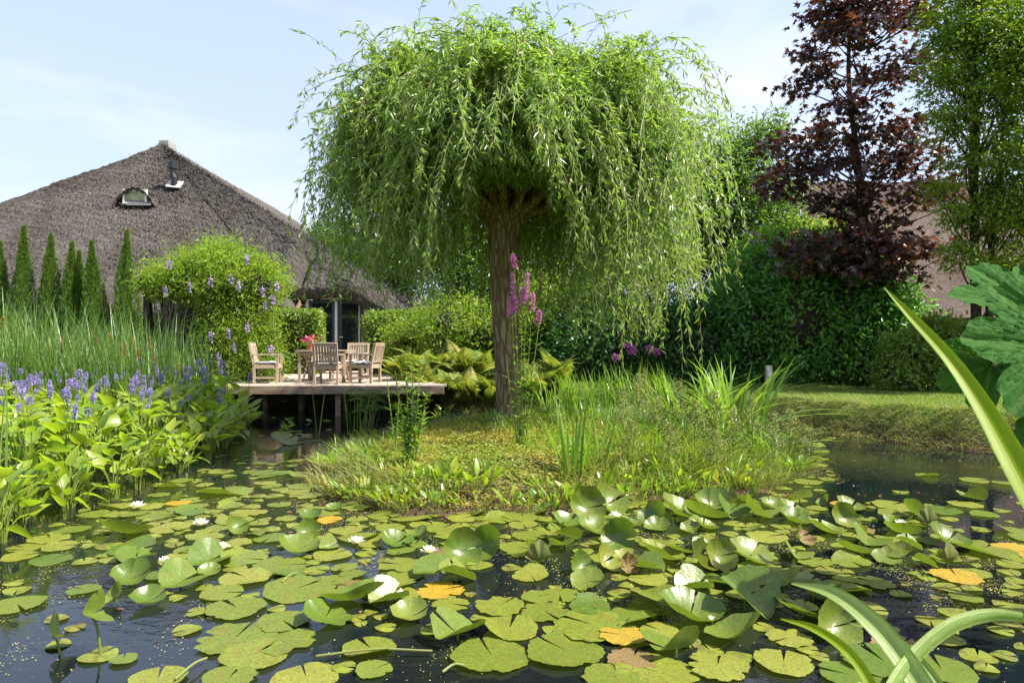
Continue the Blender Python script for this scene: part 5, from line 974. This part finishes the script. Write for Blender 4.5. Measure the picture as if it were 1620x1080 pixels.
# ------------------------------------------------------------------ lily pads
def pad_mesh(form, seed, m):
    r_ = np.random.default_rng(seed); nr, na = 9, 60; notch = math.radians(r_.uniform(4, 14) if form != 'yellow' else 6)
    a = np.linspace(notch/2, 2*PI-notch/2, na); r = np.linspace(.0, 1, nr)**.85; A_, R_ = np.meshgrid(a, r)
    edge = 1+.035*np.sin(A_*3+r_.uniform(0, 6))+.025*np.sin(A_*7+r_.uniform(0, 6))+.05*np.cos(A_)+(.03*np.sin(A_*19+r_.uniform(0, 6))+.04*np.sin(A_*11+r_.uniform(0, 6)) if form in ('ragged', 'yellow') else .012*np.sin(A_*23))
    for _ in range(int(r_.integers(0, 4))): edge = edge-r_.uniform(.05, .16)*np.exp(-((A_-r_.uniform(.6, 5.6))/r_.uniform(.05, .1))**2)      # bites out of the rim
    edge = edge+r_.normal(size=na)[None]*.008
    if form == 'ragged': edge -= .35*np.exp(-((A_-r_.uniform(1, 5))/.18)**2)+.25*np.exp(-((A_-r_.uniform(1, 5))/.1)**2)
    rr = R_*edge; near = np.exp(-(np.minimum(A_, 2*PI-A_)/.5)**2); x, y = rr*np.cos(A_), rr*np.sin(A_)
    w = .5*np.sin(A_*2+r_.uniform(0, 6))+.35*np.sin(A_*3+r_.uniform(0, 6))+.25*np.sin(A_*5+r_.uniform(0, 6))
    z = .012*w*R_**2+.006*np.sin(A_*9+r_.uniform(0, 6))*R_+.018*near*R_*r_.uniform(-.3, 1.2)
    ax = r_.uniform(0, PI); q = x*np.cos(ax)+y*np.sin(ax); tilt = 0; lift = .014
    if form in ('flat', 'ragged', 'yellow'): z += .05*np.clip(R_-.8, 0, 1)*r_.uniform(-.3, 1.2)+.03*R_**2*w; tilt = r_.uniform(0, .05)
    if form == 'edge': z += .55*np.clip(q-.35, 0, 1)**1.3+.03*w*R_**2; tilt = .05      # one side curled up
    if form == 'cup': z += r_.uniform(.20, .5)*R_**2.2+.09*w*R_**2; tilt = r_.uniform(.1, .45); lift = .12
    if form == 'fold': z += np.sqrt(q*q+.03)*r_.uniform(.45, 1.1)+.06*w*R_**2; tilt = r_.uniform(.1, .5); lift = .12
    if form == 'up': z += .45*R_**2.2+.35*np.clip(np.abs(q)-.2, 0, 1)**1.4+.10*w*R_**2; tilt = r_.uniform(.45, 1.05); lift = .35
    if form == 'wither': z += .5*R_**2+.35*w*R_**1.5+.08*np.sin(A_*9)*R_**2; tilt = r_.uniform(.3, 1.1); lift = .5; x, y = x*.8, y*.8
    V = np.stack([x, y, z], -1).reshape(-1, 3); ct, st = math.cos(tilt), math.sin(tilt); V = np.stack([V[:, 0], V[:, 1]*ct-V[:, 2]*st, V[:, 1]*st+V[:, 2]*ct], -1)
    if form in ('cup', 'fold', 'up', 'wither'): V[:, 2] += max(lift*.3, -V[:, 2].min()*.9)
    i = np.arange(nr-1)[:, None]*na+np.arange(na-1)[None]; g = Geo(); g.add(V, np.stack([i, i+na, i+1+na, i+1], -1).reshape(-1, 4)); me = g.mesh('lily_pad', M[m], True); me['c'] = float(V[0, 2]); return me
PM = {('flat', 'pad_olive'): 12, ('flat', 'pad_green'): 3, ('ragged', 'pad_olive'): 8, ('edge', 'pad_olive'): 7, ('edge', 'pad_green'): 4, ('cup', 'pad_green'): 14, ('cup', 'pad_olive'): 3, ('fold', 'pad_green'): 10, ('up', 'pad_green'): 9, ('up', 'pad_olive'): 2, ('yellow', 'pad_yellow'): 3, ('wither', 'pad_brown'): 4, ('ragged', 'pad_yellow'): 2, ('ragged', 'pad_brown'): 2}
PM = {k: [pad_mesh(k[0], 50+97*i+j*13, k[1]) for j in range(v)] for i, (k, v) in enumerate(PM.items())}
stalkm = Geo().tube(catmull([(.03, .02, -1.0), (.02, 0, -.5), (0, 0, 0)], 4), .045, 6).mesh('stalk', M['stem'])
pads = []
def put_pad(form, m, x, y, r, rz=None, z=.012, jit=True):
    me = random.choice(PM[(form, m)]); o = link('lily_pad', me); o['category'] = 'lily pad'; c = me['c']*r
    o.location = (x, y, z+(random.uniform(0, .008) if jit else 0)); o.rotation_euler = (0, 0, random.uniform(0, 6.28) if rz is None else rz); o.scale = (r,)*3
    if me['c'] > .12:
        o.location.z -= .005; s = link('stalk', stalkm, o); s.location = (0, 0, me['c']); s.scale = (.9, .9, me['c']+.25)
    pads.append((x, y, r)); o['f'] = form; o['m'] = m; return o
# (px, py, width px, form, material, label, turn)
hero = [(896, 1034, 122, 'flat', 'pad_olive', 'large flat speckled pad, right one of the pair in the open foreground water', 2.3), (778, 1040, 124, 'flat', 'pad_olive', 'large flat pad, left one of the pair in the open foreground water', 1.9), (806, 998, 92, 'edge', 'pad_olive', 'pad resting on the upper edge of the left foreground pair', 1.4),
 (725, 1002, 104, 'fold', 'pad_green', 'folded smooth green pad tilting up beside the left foreground pair', 2.8), (940, 992, 128, 'ragged', 'pad_olive', 'ragged flat pad just left of the bright yellow pad', 2.5), (990, 1008, 80, 'yellow', 'pad_yellow', 'bright yellow dying pad in the foreground, the yellowest of all', 3.0), (848, 948, 50, 'flat', 'pad_green', 'small smooth green pad alone in open water above the foreground pair', .3),
 (790, 962, 78, 'ragged', 'pad_olive', 'small torn pad with a second lobe in the open water', 1.0), (695, 937, 74, 'ragged', 'pad_yellow', 'yellow-green eaten pad left of the open dark water', .5), (586, 1028, 84, 'edge', 'pad_olive', 'olive pad with its left rim curled up, with a floating stalk across it', 2.2), (590, 1063, 58, 'flat', 'pad_green', 'small light green pad below the curled-rim one at the bottom', .8),
 (372, 1012, 120, 'ragged', 'pad_olive', 'jagged olive pad, left one of the cluster at lower left', 1.5), (452, 1016, 98, 'ragged', 'pad_olive', 'jagged pad, right one of the cluster at lower left', 4.0), (402, 1040, 104, 'flat', 'pad_olive', 'green pad lying lowest in the jagged cluster at lower left', 1.2), (485, 1076, 104, 'flat', 'pad_olive', 'flat speckled pad cut by the bottom edge, left of centre', 2.0), (362, 1078, 82, 'flat', 'pad_olive', 'pad cut by the bottom edge below the jagged cluster', 1.5), (250, 1079, 84, 'flat', 'pad_olive', 'dull pad cut by the bottom edge at the lower left', 1.9), (196, 1046, 40, 'flat', 'pad_green', 'very small round green pad with a looping stalk at the lower left', 2.0),
 (1070, 1028, 108, 'fold', 'pad_green', 'light green folded pad right of the bright yellow pad', 3.4), (1000, 1048, 78, 'ragged', 'pad_brown', 'grey withered pad just below the bright yellow pad', 1.2), (1040, 1066, 130, 'flat', 'pad_olive', 'broad speckled pad at the bottom, below the grey withered one', 2.6), (1135, 1058, 96, 'ragged', 'pad_olive', 'ragged olive pad at the bottom, right of the broad speckled one', 1.2), (965, 1076, 90, 'ragged', 'pad_olive', 'ragged pad cut by the bottom edge, left of the broad speckled one', .4),
 (1092, 968, 118, 'cup', 'pad_green', 'biggest raised glossy pad, cupped like a bowl, foreground right of centre', 1.2), (1165, 1003, 108, 'cup', 'pad_green', 'cupped pad in front of the biggest raised glossy one, to its right', 4.2), (1178, 955, 110, 'fold', 'pad_green', 'folded glossy pad with one half in shade, right of the biggest raised one', .5), (1030, 945, 96, 'fold', 'pad_green', 'pad folded like a boat left of the biggest raised glossy one', 2.7), (1265, 972, 92, 'cup', 'pad_green', 'cupped glossy pad near the tip of the pale blurred blade', 2.0), (1315, 985, 84, 'up', 'pad_green', 'upright rounded pad behind the pale blurred blades', .3),
 (1400, 1052, 124, 'flat', 'pad_green', 'dark bluish pad in the shade behind the foreground blades', 1.7), (1345, 1070, 90, 'flat', 'pad_green', 'dark pad in the shade at the bottom, left of the blades', 2.7), (1490, 1062, 100, 'flat', 'pad_green', 'dark bluish pad in the shade at the lower right', 1.3), (1240, 1052, 90, 'flat', 'pad_olive', 'olive pad at the bottom, left of the dark shaded pads', 1.2),
 (515, 978, 92, 'cup', 'pad_green', 'large cupped pad with a deep shadow in its bowl, lower left of centre', 1.6), (562, 945, 120, 'cup', 'pad_green', 'broad wavy glossy pad with raised white-shining rim, left of centre', 3.8), (612, 950, 76, 'fold', 'pad_green', 'folded glossy pad between the wavy one and the round raised one', 1.1), (646, 974, 68, 'cup', 'pad_green', 'round raised pad with a shining top, right of the wavy pad', .3),
 (728, 868, 72, 'up', 'pad_green', 'upright round shining pad left of the shaded half disc, near a white flower', .4), (770, 862, 66, 'up', 'pad_green', 'upright pad with a lit rim in front of the island', 5.8), (690, 905, 92, 'fold', 'pad_green', 'dark folded pad standing up below the white flower at centre', .9), (722, 915, 74, 'fold', 'pad_green', 'folded pad leaning on the dark one below the centre white flower', 2.2),
 (928, 800, 66, 'up', 'pad_green', 'tall upright dark green pad at the island shore, tallest of the raised group', .1), (958, 790, 70, 'up', 'pad_green', 'tall upright pad right behind the tallest one at the island shore', .8), (895, 828, 60, 'cup', 'pad_green', 'cupped pad half in shade left of the tall upright ones', 1.0), (980, 850, 66, 'up', 'pad_green', 'round white-shining upright pad below the pinkish flower', 5.9), (938, 838, 60, 'cup', 'pad_green', 'cupped shining pad below the tall upright ones', .6), (893, 852, 66, 'fold', 'pad_green', 'folded shining pad, lowest left of the raised group', 2.6), (990, 780, 44, 'up', 'pad_green', 'small upright pad at the island shore among the sedges', .4),
 (1035, 812, 56, 'up', 'pad_green', 'dark upright pad at the island front, right of the pinkish flower', 5.4), (1075, 812, 84, 'cup', 'pad_green', 'wide shining cupped pad at the island front', 1.2), (1125, 790, 66, 'up', 'pad_green', 'upright shining pad standing at the island front on the right', .2), (1152, 808, 62, 'fold', 'pad_green', 'folded shining pad right of the upright one at the island front', .8), (1200, 815, 66, 'fold', 'pad_green', 'leaning green pad at the right foot of the island', 1.9), (1115, 815, 84, 'cup', 'pad_green', 'long curled shining pad at the island front, right of the wide cupped one', 2.2),
 (918, 893, 50, 'up', 'pad_green', 'pale upright pad with a half-shell shape left of the withered brown pads', .5), (955, 885, 56, 'up', 'pad_olive', 'pale speckled upright pad next to the half-shell one', .9), (1105, 885, 70, 'wither', 'pad_brown', 'brown curled dead pad standing on its stalk', 1.4), (993, 893, 42, 'wither', 'pad_brown', 'small brown crumpled dead pad on a thin stalk', .4), (1135, 882, 60, 'up', 'pad_green', 'shining upright pad just right of the brown curled dead one', .2), (1185, 880, 84, 'cup', 'pad_green', 'broad shining cupped pad right of the brown curled dead one', .9), (1045, 878, 84, 'cup', 'pad_olive', 'cupped pad with worn edges left of the brown curled dead one', 1.7),
 (1330, 818, 50, 'up', 'pad_green', 'dark green upright round pad at the edge of the open water on the right', .2), (1255, 822, 60, 'cup', 'pad_green', 'shining cupped pad near the right foot of the island', .8), (1305, 838, 66, 'cup', 'pad_green', 'white-shining low pad below the dark upright round one', 1.5), (1372, 855, 70, 'fold', 'pad_green', 'folded green pad in the right-hand group', 1.0), (1352, 872, 66, 'cup', 'pad_green', 'cupped pad lowest in the right-hand group', 2.0), (1428, 842, 62, 'cup', 'pad_green', 'raised pad holding a white flower in the right-hand group', 2.4), (1497, 855, 70, 'cup', 'pad_green', 'bright shining cupped pad with visible ribs at the right end of the group', .7), (1555, 872, 90, 'edge', 'pad_olive', 'long flat pad with a lifted edge near the right side', .7),
 (196, 842, 92, 'cup', 'pad_green', 'broad white-shining cupped pad below the left white flower', 3.0), (205, 905, 66, 'up', 'pad_green', 'round upright shining pad, left one of the raised left group', .4), (184, 942, 44, 'up', 'pad_green', 'small upright yellow-green pad below the raised left group', 5.5), (232, 950, 62, 'cup', 'pad_green', 'shining pad split by its notch, lowest of the raised left group', .9), (285, 918, 84, 'fold', 'pad_green', 'deep folded pad behind the left group, beside the white bud', 1.2), (215, 882, 70, 'fold', 'pad_green', 'folded shining pad at the top of the raised left group', 2.0), (330, 885, 80, 'fold', 'pad_green', 'long folded pad right of the white flower bud', 1.1), (372, 832, 40, 'up', 'pad_green', 'dark upright pad right of the second white flower', .8), (488, 838, 44, 'up', 'pad_green', 'small bright upright pad in the middle of the left water', .2), (470, 868, 76, 'cup', 'pad_green', 'shining cupped pad below the small bright upright one', 1.0), (625, 858, 62, 'cup', 'pad_green', 'shining cupped pad between the two middle white flowers', 1.0),
 (375, 965, 92, 'flat', 'pad_olive', 'smooth pad with a wide notch at the upper edge of the open blue water', 2.4), (470, 935, 110, 'flat', 'pad_olive', 'large flat pad left of the wavy glossy one', 1.0), (525, 880, 60, 'flat', 'pad_olive', 'round flat pad in the middle of the left-hand carpet', 1.0), (440, 897, 88, 'ragged', 'pad_olive', 'browned pad with a wavy surface in the left-hand carpet', .2), (355, 780, 84, 'edge', 'pad_green', 'dark bluish pad in the shade at the edge of the pickerelweed bed', 2.0), (448, 697, 50, 'cup', 'pad_green', 'bright raised pad far out near the deck', 1.0), (418, 750, 46, 'flat', 'pad_green', 'small dark pad in the shaded channel left of the island', 1.0)]
for px_, py_, w_, f, m, lb, tz in hero:
    lift = {'up': .9, 'cup': .3, 'fold': .35, 'wither': .9}.get(f, 0); d_ = H*F/(py_+w_*.28*lift-540); r = w_/2/F*d_*(.86 if f in ('cup', 'up') else .85 if f == 'fold' else 1); x_ = (px_-810)/F*d_
    o = put_pad(f, m, x_, d_, r, tz); o['label'] = lb if 'pad' in lb else lb+' pad'; o['group'] = 'water lily pads on the pond'
def dens(px, py, x, y):
    k = sdist(np.array([[x, y]]), ISLE)[0]
    if k > .02 or inpoly(np.array([[x, y]]), BED)[0]: return 0
    if sdist(np.array([[x, y]]), POND)[0] < .3: return 0
    if 715 < px < 835 and 885 < py < 960: return .12
    if py > 1000: return 0.0 if px < 980 else (.35 if px < 1300 else .15)
    if py > 950: return .05 if px < 400 else (.4 if px < 860 else (.95 if px < 1330 else .25))
    if py > 890: return .10 if px < 250 else (.95 if px < 1380 else .45)
    if py > 795: return (1 if px < 1500 else .25) if px > 20 else 0
    if py > 765: return .8 if px < 500 else (.05 if px > 1300 else .3)
    if py > 690: return .35 if px < 500 else (.55 if 1235 < px < 1320 else .03)
    if py > 655: return .5 if px < 520 else (.6 if 1180 < px < 1300 else .0)
    return 0
zl = {}; tries = 0; cnt = 0
while cnt < 210 and tries < 30000:
    tries += 1; px_, py_ = random.uniform(-10, 1630), 655+425*random.random()**.8; d_ = H*F/(py_-540); x_ = (px_-810)/F*d_
    if random.random() > dens(px_, py_, x_, d_)*min(1, d_*d_/50): continue
    r = random.uniform(.09, .175)*(.8 if d_ > 9 else 1)
    if any((x_-a)**2+(d_-b_)**2 < ((r+c_)*.62)**2 for a, b_, c_ in pads): continue
    q = random.random(); cupz = 850 < px_ < 1320 and 770 < py_ < 960; rz_ = 1310 < px_ < 1530 and 815 < py_ < 905
    if cupz or rz_: f, m = ('cup', 'pad_green') if q < .30 else ('fold', 'pad_green') if q < .42 else ('up', 'pad_green') if q < .50 else ('wither', 'pad_brown') if q < .60 else ('edge', 'pad_green') if q < .72 else ('ragged', 'pad_olive') if q < .85 else ('cup', 'pad_olive') if q < .9 else ('flat', 'pad_olive')
    else: f, m = ('flat', 'pad_olive') if q < .40 else ('ragged', 'pad_olive') if q < .55 else ('edge', 'pad_olive') if q < .70 else ('edge', 'pad_green') if q < .76 else ('cup', 'pad_green') if q < .82 else ('yellow', 'pad_yellow') if q < .86 else ('flat', 'pad_green') if q < .93 else ('ragged', 'pad_brown') if q < .96 else ('fold', 'pad_green')
    if d_ > 9 and f in ('up', 'fold', 'wither'): f, m = 'flat', 'pad_green'
    if f in ('cup', 'fold', 'up', 'wither'): r *= .78
    o = put_pad(f, m, x_, d_, r); cnt += 1; o['group'] = 'water lily pads on the pond'
    zn = ('near the deck' if px_ < 600 else 'right of the island') if py_ < 765 else 'beside the pickerelweed bed' if py_ < 800 and px_ < 560 else 'before the pickerelweed' if py_ < 860 and px_ < 560 else 'along the island front' if py_ < 860 and px_ < 1240 else 'in the right-hand group' if py_ < 900 and px_ >= 1240 else 'in the left-hand carpet' if px_ < 560 else 'in the middle carpet' if px_ < 860 else 'right of middle' if py_ < 960 else 'in the right foreground'
    zl.setdefault((zn, f, m), []).append(o)
fn = {'flat': 'flat', 'ragged': 'ragged', 'edge': 'rim-curled', 'cup': 'cupped', 'fold': 'folded', 'up': 'upright', 'yellow': 'round', 'wither': 'crumpled'}; mn = {'pad_olive': 'olive', 'pad_green': 'glossy green', 'pad_yellow': 'yellowed', 'pad_brown': 'brown'}
if True:
  for (zn, f, m), os_ in zl.items(): series(os_, f'{fn[f]} {mn[m]} pad', f'{fn[f]} {mn[m]} pads', zn)
for o in bpy.data.objects:
    for q in ('f', 'm'):
        if q in o.keys(): del o[q]
print('pads', len(pads), tries)
# beyond the three hundred largest: small pads as one mass
g = Geo(); na = 14; a = np.linspace(.12, 2*PI-.12, na); nm = 0
for tr_ in range(9000):
    if nm > 330: break
    px_, py_ = random.uniform(-10, 1630), random.uniform(660, 1060); d_ = H*F/(py_-540); x_ = (px_-810)/F*d_; r = random.uniform(.035, .10)
    if random.random() > dens(px_, py_, x_, d_)*1.4+.03 or any((x_-q[0])**2+(d_-q[1])**2 < ((r+q[2])*.8)**2 for q in pads): continue
    if sdist(np.array([[x_, d_]]), ISLE)[0] > -.02 or inpoly(np.array([[x_, d_]]), BED)[0] or sdist(np.array([[x_, d_]]), POND)[0] < .2: continue
    pads.append((x_, d_, r)); nm += 1; t0 = random.uniform(0, 6.28); V = np.concatenate([[[x_, d_, .012]], np.stack([x_+r*np.cos(a+t0)*(1+.05*np.sin(3*a)), d_+r*np.sin(a+t0), .010+.006*np.sin(2*a+t0)], -1)]); g.add(V, [[0, i, i+1] for i in range(1, na)])
g.obj('small_lily_pads', M['pad_olive'], kind='stuff')
# white water lilies
def lily(px_, py_, w_, lb, m='white', opn=1.0):
    d_ = H*F/(py_+w_*.3-540); x_ = (px_-810)/F*d_; r = w_/2/F*d_; t = thing('water_lily_flower', lb, 'flower', (x_, d_, .02), 0, 'white water lilies on the pond'); T = leaf_t(.36, (.3, .65), (.8, 1), .14, -.15); pm = None
    gg = Geo(); scatter(gg, T, [[0, 0, 0]], [[0, 1, 0]], [[0, 0, 1.]], 1., np.array([.5])); pm = gg.mesh('petal', M[m], True)
    for ring, (k, el, L_) in enumerate(((9, .25, 1.05), (8, .65, .95), (6, 1.05, .8))):
        for q in range(k):
            a = 2*PI*(q+.5*ring)/k+random.uniform(-.1, .1); e = min(el*(1 if opn >= 1 else 1.0)+(1-opn)*.9, 1.4)+random.uniform(-.08, .08); o = link('petal', pm, t); o.scale = (r*L_,)*3; o.rotation_euler = (e, 0, a); o.location = (0, 0, r*.25)
    g = Geo(); P = R.normal(size=(40, 3))*[.12, .12, .05]*r+[0, 0, r*.3]; scatter(g, T_DIAM, P, rdir(40, 1.5), rdir(40), r*.28, R.random(40)); g.obj('stamens', M['yellow'], t)
    g = Geo(); g.tube([(0, 0, -.3), (0, 0, r*.3)], .012, 6); g.obj('stalk', M['stem'], t)
for a in ((318, 829, 28, 'open white water lily before the pickerelweed, upper right of the left pair'), (218, 801, 27, 'white water lily nearest the pickerelweed bed, farthest left'), (678, 873, 30, 'wide open white water lily in the centre, beside the shaded upright pads'), (564, 858, 30, 'white water lily left of the centre one'), (260, 891, 25, 'half open white water lily beside the raised left group of pads', 'white', .5), (974, 817, 24, 'pinkish white water lily among the tall upright pads at the island'), (1426, 832, 26, 'white water lily in the right-hand group of pads', 'white', .6), (1126, 986, 22, 'closed whitish water lily in front of the biggest raised pad', 'white', .3), (1250, 876, 18, 'small white water lily in the right half of the carpet', 'white', .7)): lily(*a)
# young rolled leaves standing in the lower-left water, and curved stalks
def young(px_, py_, w_, hgt, lean, lb, form='fold', m='pad_green', rz=0.4):
    d_ = H*F/(py_-540); x_ = (px_-810)/F*d_; t = thing('young_lily_leaf', lb, 'lily leaf', (x_, d_, 0)); e = np.array([lean, 0, hgt]); g = Geo(); g.tube(catmull([(0, 0, -.15), (lean*.35, 0, hgt*.5), e], 4), .006, 6); g.obj('stalk', M['stem'], t)
    o = link('leaf', PM[(form, m)][0], t); r = w_/2/F*d_; o.scale = (r*.75, r*.9, r); o.location = e-np.array([0, 0, PM[(form, m)][0]['c']*r]); o.rotation_euler = (.5, .1, rz)
young(98, 1036, 62, .10, -.05, 'young rolled yellow-green leaf on a stalk at the far lower left', rz=2.6)
young(162, 1036, 58, .22, -.06, 'young folded leaf on a taller stalk right of the rolled one at lower left', rz=1.5)
for k, (pa, pb, lb) in enumerate((((277, 1074), (327, 1040), 'dead pale stalk floating at the bottom left'), ((500, 1037), (684, 1029), 'thin floating stalk crossing the curled-rim pad'), ((446, 920), (470, 905), 'short pale broken stalk on the left-hand carpet'), ((700, 1062), (735, 1052), 'short brown stalk floating left of the foreground pair'))):
    a, b_ = gp(*pa, .03), gp(*pb, .03); c = (a+b_)/2; g = Geo(); g.tube(catmull([a-c, [0, .02, .012], b_-c], 5), .006, 6); o = g.obj('dead_stalk', M['dry']); o.location = c; tag(o, lb, 'stalk')
# duckweed and fragments on the surface
n = 330000; px_ = R.uniform(-20, 1640, n); d_ = R.uniform(3.0, 12.5, n); x_ = (px_-810)/F*d_; py_ = 540+H*F/d_; P = np.stack([x_, d_], -1)
nz1 = vnoise(np.stack([x_, d_, x_*0], -1), 2.4, 21); nz2 = vnoise(np.stack([x_, d_, x_*0], -1), 9, 22); base = np.interp(py_, [680, 760, 800, 900, 960, 1080], [.04, .10, .30, .36, .28, .16]); base = np.where((px_ > 1330) & (py_ < 820), .05, base); base = np.where((px_ < 700) & (py_ > 960), .10, base)
kI = sdist(P, ISLE); base = np.where((kI > -.5) & (kI < 0), .5, base); base *= (sdist(P, POND) > .0) & (kI < 0.05)
keep = R.random(n) < base*np.clip(.05+1.7*nz1+1.3*nz2, 0.02, 2.6); P = P[keep]; m_ = len(P); g = Geo()
scatter(g, T_DIAM, np.stack([P[:, 0], P[:, 1], np.full(m_, .004)+R.random(m_)*.004], -1), rdir(m_)*[1, 1, .05], np.array([0, 0, 1.])+R.normal(size=(m_, 3))*.12, R.uniform(.005, .014, m_), np.clip(R.random(m_)*.8+.2*(R.random(m_) < .12), 0, 1), W=R.uniform(.008, .018, m_)); g.obj('duckweed', M['scum'], kind='stuff'); print('duck', m_)
n = 60000; P = R.uniform([-6, 4], [7, 13], (n, 2)); kI = sdist(P, ISLE); nz1 = vnoise(np.stack([P[:, 0], P[:, 1], P[:, 0]*0], -1), 1.6, 31); w = np.where((kI < .02) & (kI > -.35), .35, .03)*np.clip(.4+1.5*nz1, 0, 1)*(sdist(P, POND) > 0)*(kI < .02); P = P[R.random(n) < w]; m_ = len(P); g = Geo()
scatter(g, T_OVAL, np.stack([P[:, 0], P[:, 1], np.full(m_, .006)], -1), rdir(m_)*[1, 1, .05], np.array([0, 0, 1.])+R.normal(size=(m_, 3))*.15, R.uniform(.02, .05, m_), R.random(m_)); g.obj('floating_dead_leaves', M['brown'], kind='stuff')
# ------------------------------------------------------------------ gunnera at the right edge
def gun_mesh(seed):
    r_ = np.random.default_rng(seed); nr, na = 18, 220; a = np.linspace(.12, 2*PI-.12, na); r = np.linspace(0, 1, nr); A_, R_ = np.meshgrid(a, r); lob = np.abs(np.cos(3.5*(A_-PI)))**.8
    edge = .60+.34*lob*(1-.25*np.abs(A_-PI)/PI)+.045*np.abs(((A_*11/PI) % 1)-.5)*2+.02*np.abs(((A_*31/PI) % 1)-.5); rr = R_*(.62+(edge-.62)*R_**2)
    dv = np.abs(((3.5*(A_-PI)/PI+.5) % 1)-.5)/3.5*PI*rr        # distance to the nearest main rib
    side_ = np.abs((((R_*7-np.abs(((3.5*(A_-PI)/PI+.5) % 1)-.5)*5.5)) % 1)-.5)
    z = -.05*np.exp(-dv/.03)*0+.045*np.minimum(dv/.09, 1)*R_-.03*(side_ < .13)*np.minimum(dv/.05, 1)+.25*R_**2*.5+.05*np.sin(A_*3+seed)*R_**2+r_.normal(size=A_.shape)*.006-.22*np.clip(R_-.6, 0, 1)**2
    V = np.stack([rr*np.sin(A_), -rr*np.cos(A_), z], -1).reshape(-1, 3); i = np.arange(nr-1)[:, None]*na+np.arange(na-1)[None]; fv = np.where((dv < .014)|(side_ < .06)*(dv < .2), 1.0, .3)[:-1, :-1].ravel(); g = Geo(); g.add(V, np.stack([i, i+1, i+1+na, i+na], -1).reshape(-1, 4), fv); return g.mesh('leaf', M['gun'], True)
gb = np.array([4.3, 3.6, .35]); gt = thing('gunnera', 'giant-leaved gunnera reaching in at the right edge', 'plant', tuple(gb)); GM = [gun_mesh(1), gun_mesh(2)]
def gleaf(px_, py_, d_, r, yd, nn, k):
    c = at(px_, py_, d_)-gb; o = link('leaf', GM[k], gt); o.location = c; yd = nrm(np.array(yd, float)); nn = np.array(nn, float); X_ = nrm(np.cross(yd, nn)); Z_ = np.cross(X_, yd); o.rotation_euler = Matrix(np.stack([X_, yd, Z_], 1).tolist()).to_euler(); o.scale = (r,)*3
    g = Geo(); g.tube(catmull([(random.uniform(-.1, .1), 0, -.1), c*.5+[.1, 0, .1], c], 6), np.linspace(.035, .016, 13), 9); g.obj('leaf_stalk', M['stem'], gt, True)
gleaf(1690, 555, 3.7, .56, (-.75, -.2, -.62), (-.35, -.85, .42), 0); gleaf(1640, 490, 4.1, .50, (-.8, .2, .12), (-.1, -.55, .85), 1); gleaf(1570, 575, 4.5, .36, (-.3, -.1, -.95), (-.75, -.6, .25), 1); gleaf(1740, 480, 4.2, .5, (.2, .3, .6), (0, -.5, .9), 0); gleaf(1720, 680, 3.6, .40, (-.5, -.3, -.7), (-.2, -.8, .5), 1)
# ------------------------------------------------------------------ blades close to the camera on the near right bank
def near(label, pts, ws, m, root, fold=.22, side=(.75, .12, .6)):
    q_ = np.array(pts[-1], float)*2-np.array(pts[-2], float); P = [at(*p) for p in pts]+[at(q_[0], q_[1]+60, q_[2]), np.array(root)]; P = np.array(P)[::-1]; W = np.array([w/F*p[2] for p, w in zip(pts, ws)]+[ws[-1]*pts[-1][2]/F*.9, ws[-1]*pts[-1][2]/F*.8])[::-1]; kq = 9; C_ = catmull(P, kq); Wc = np.interp(np.linspace(0, len(P)-1, len(C_)), np.arange(len(P)), W); base = P[0].copy(); g = Geo(); ribbon(g, C_-base, Wc, side=np.array(side), fold=fold, cols=12); o = g.obj('reed_blade', M[m], smooth=True); o.location = base; tag(o, label, 'reed leaf')
near('long bright yellow-green blade slanting across the right side, with a brown tip', [(1399, 455, 1.25), (1440, 500, 1.2), (1503, 570, 1.12), (1560, 655, 1.05), (1612, 750, .98), (1690, 900, .9)], (2, 14, 22, 32, 42, 50), 'nearblade', (.98, .8, .2))
near('pale blurred blade arching over the lily pads at lower right, widest one', [(1252, 922, .95), (1320, 940, .92), (1385, 990, .88), (1440, 1060, .84), (1480, 1130, .8)], (3, 22, 34, 38, 38), 'paleblade', (.55, .7, .15))
near('pale blurred blade bending in from the right edge near the bottom', [(1630, 978, .9), (1570, 973, .9), (1510, 990, .88), (1450, 1040, .85), (1405, 1110, .8)], (14, 20, 24, 26, 26), 'paleblade', (.45, .7, .15), side=(-.5, .1, .9))
near('thin pale blade between the two blurred arching ones', [(1345, 985, .9), (1400, 1000, .88), (1455, 1045, .86), (1500, 1110, .82)], (2, 12, 15, 15), 'paleblade', (.6, .7, .15))
near('narrow green blade below the widest pale one', [(1235, 978, 1.0), (1290, 995, .98), (1345, 1035, .94), (1385, 1100, .9)], (2, 13, 17, 18), 'nearblade', (.55, .75, .15))
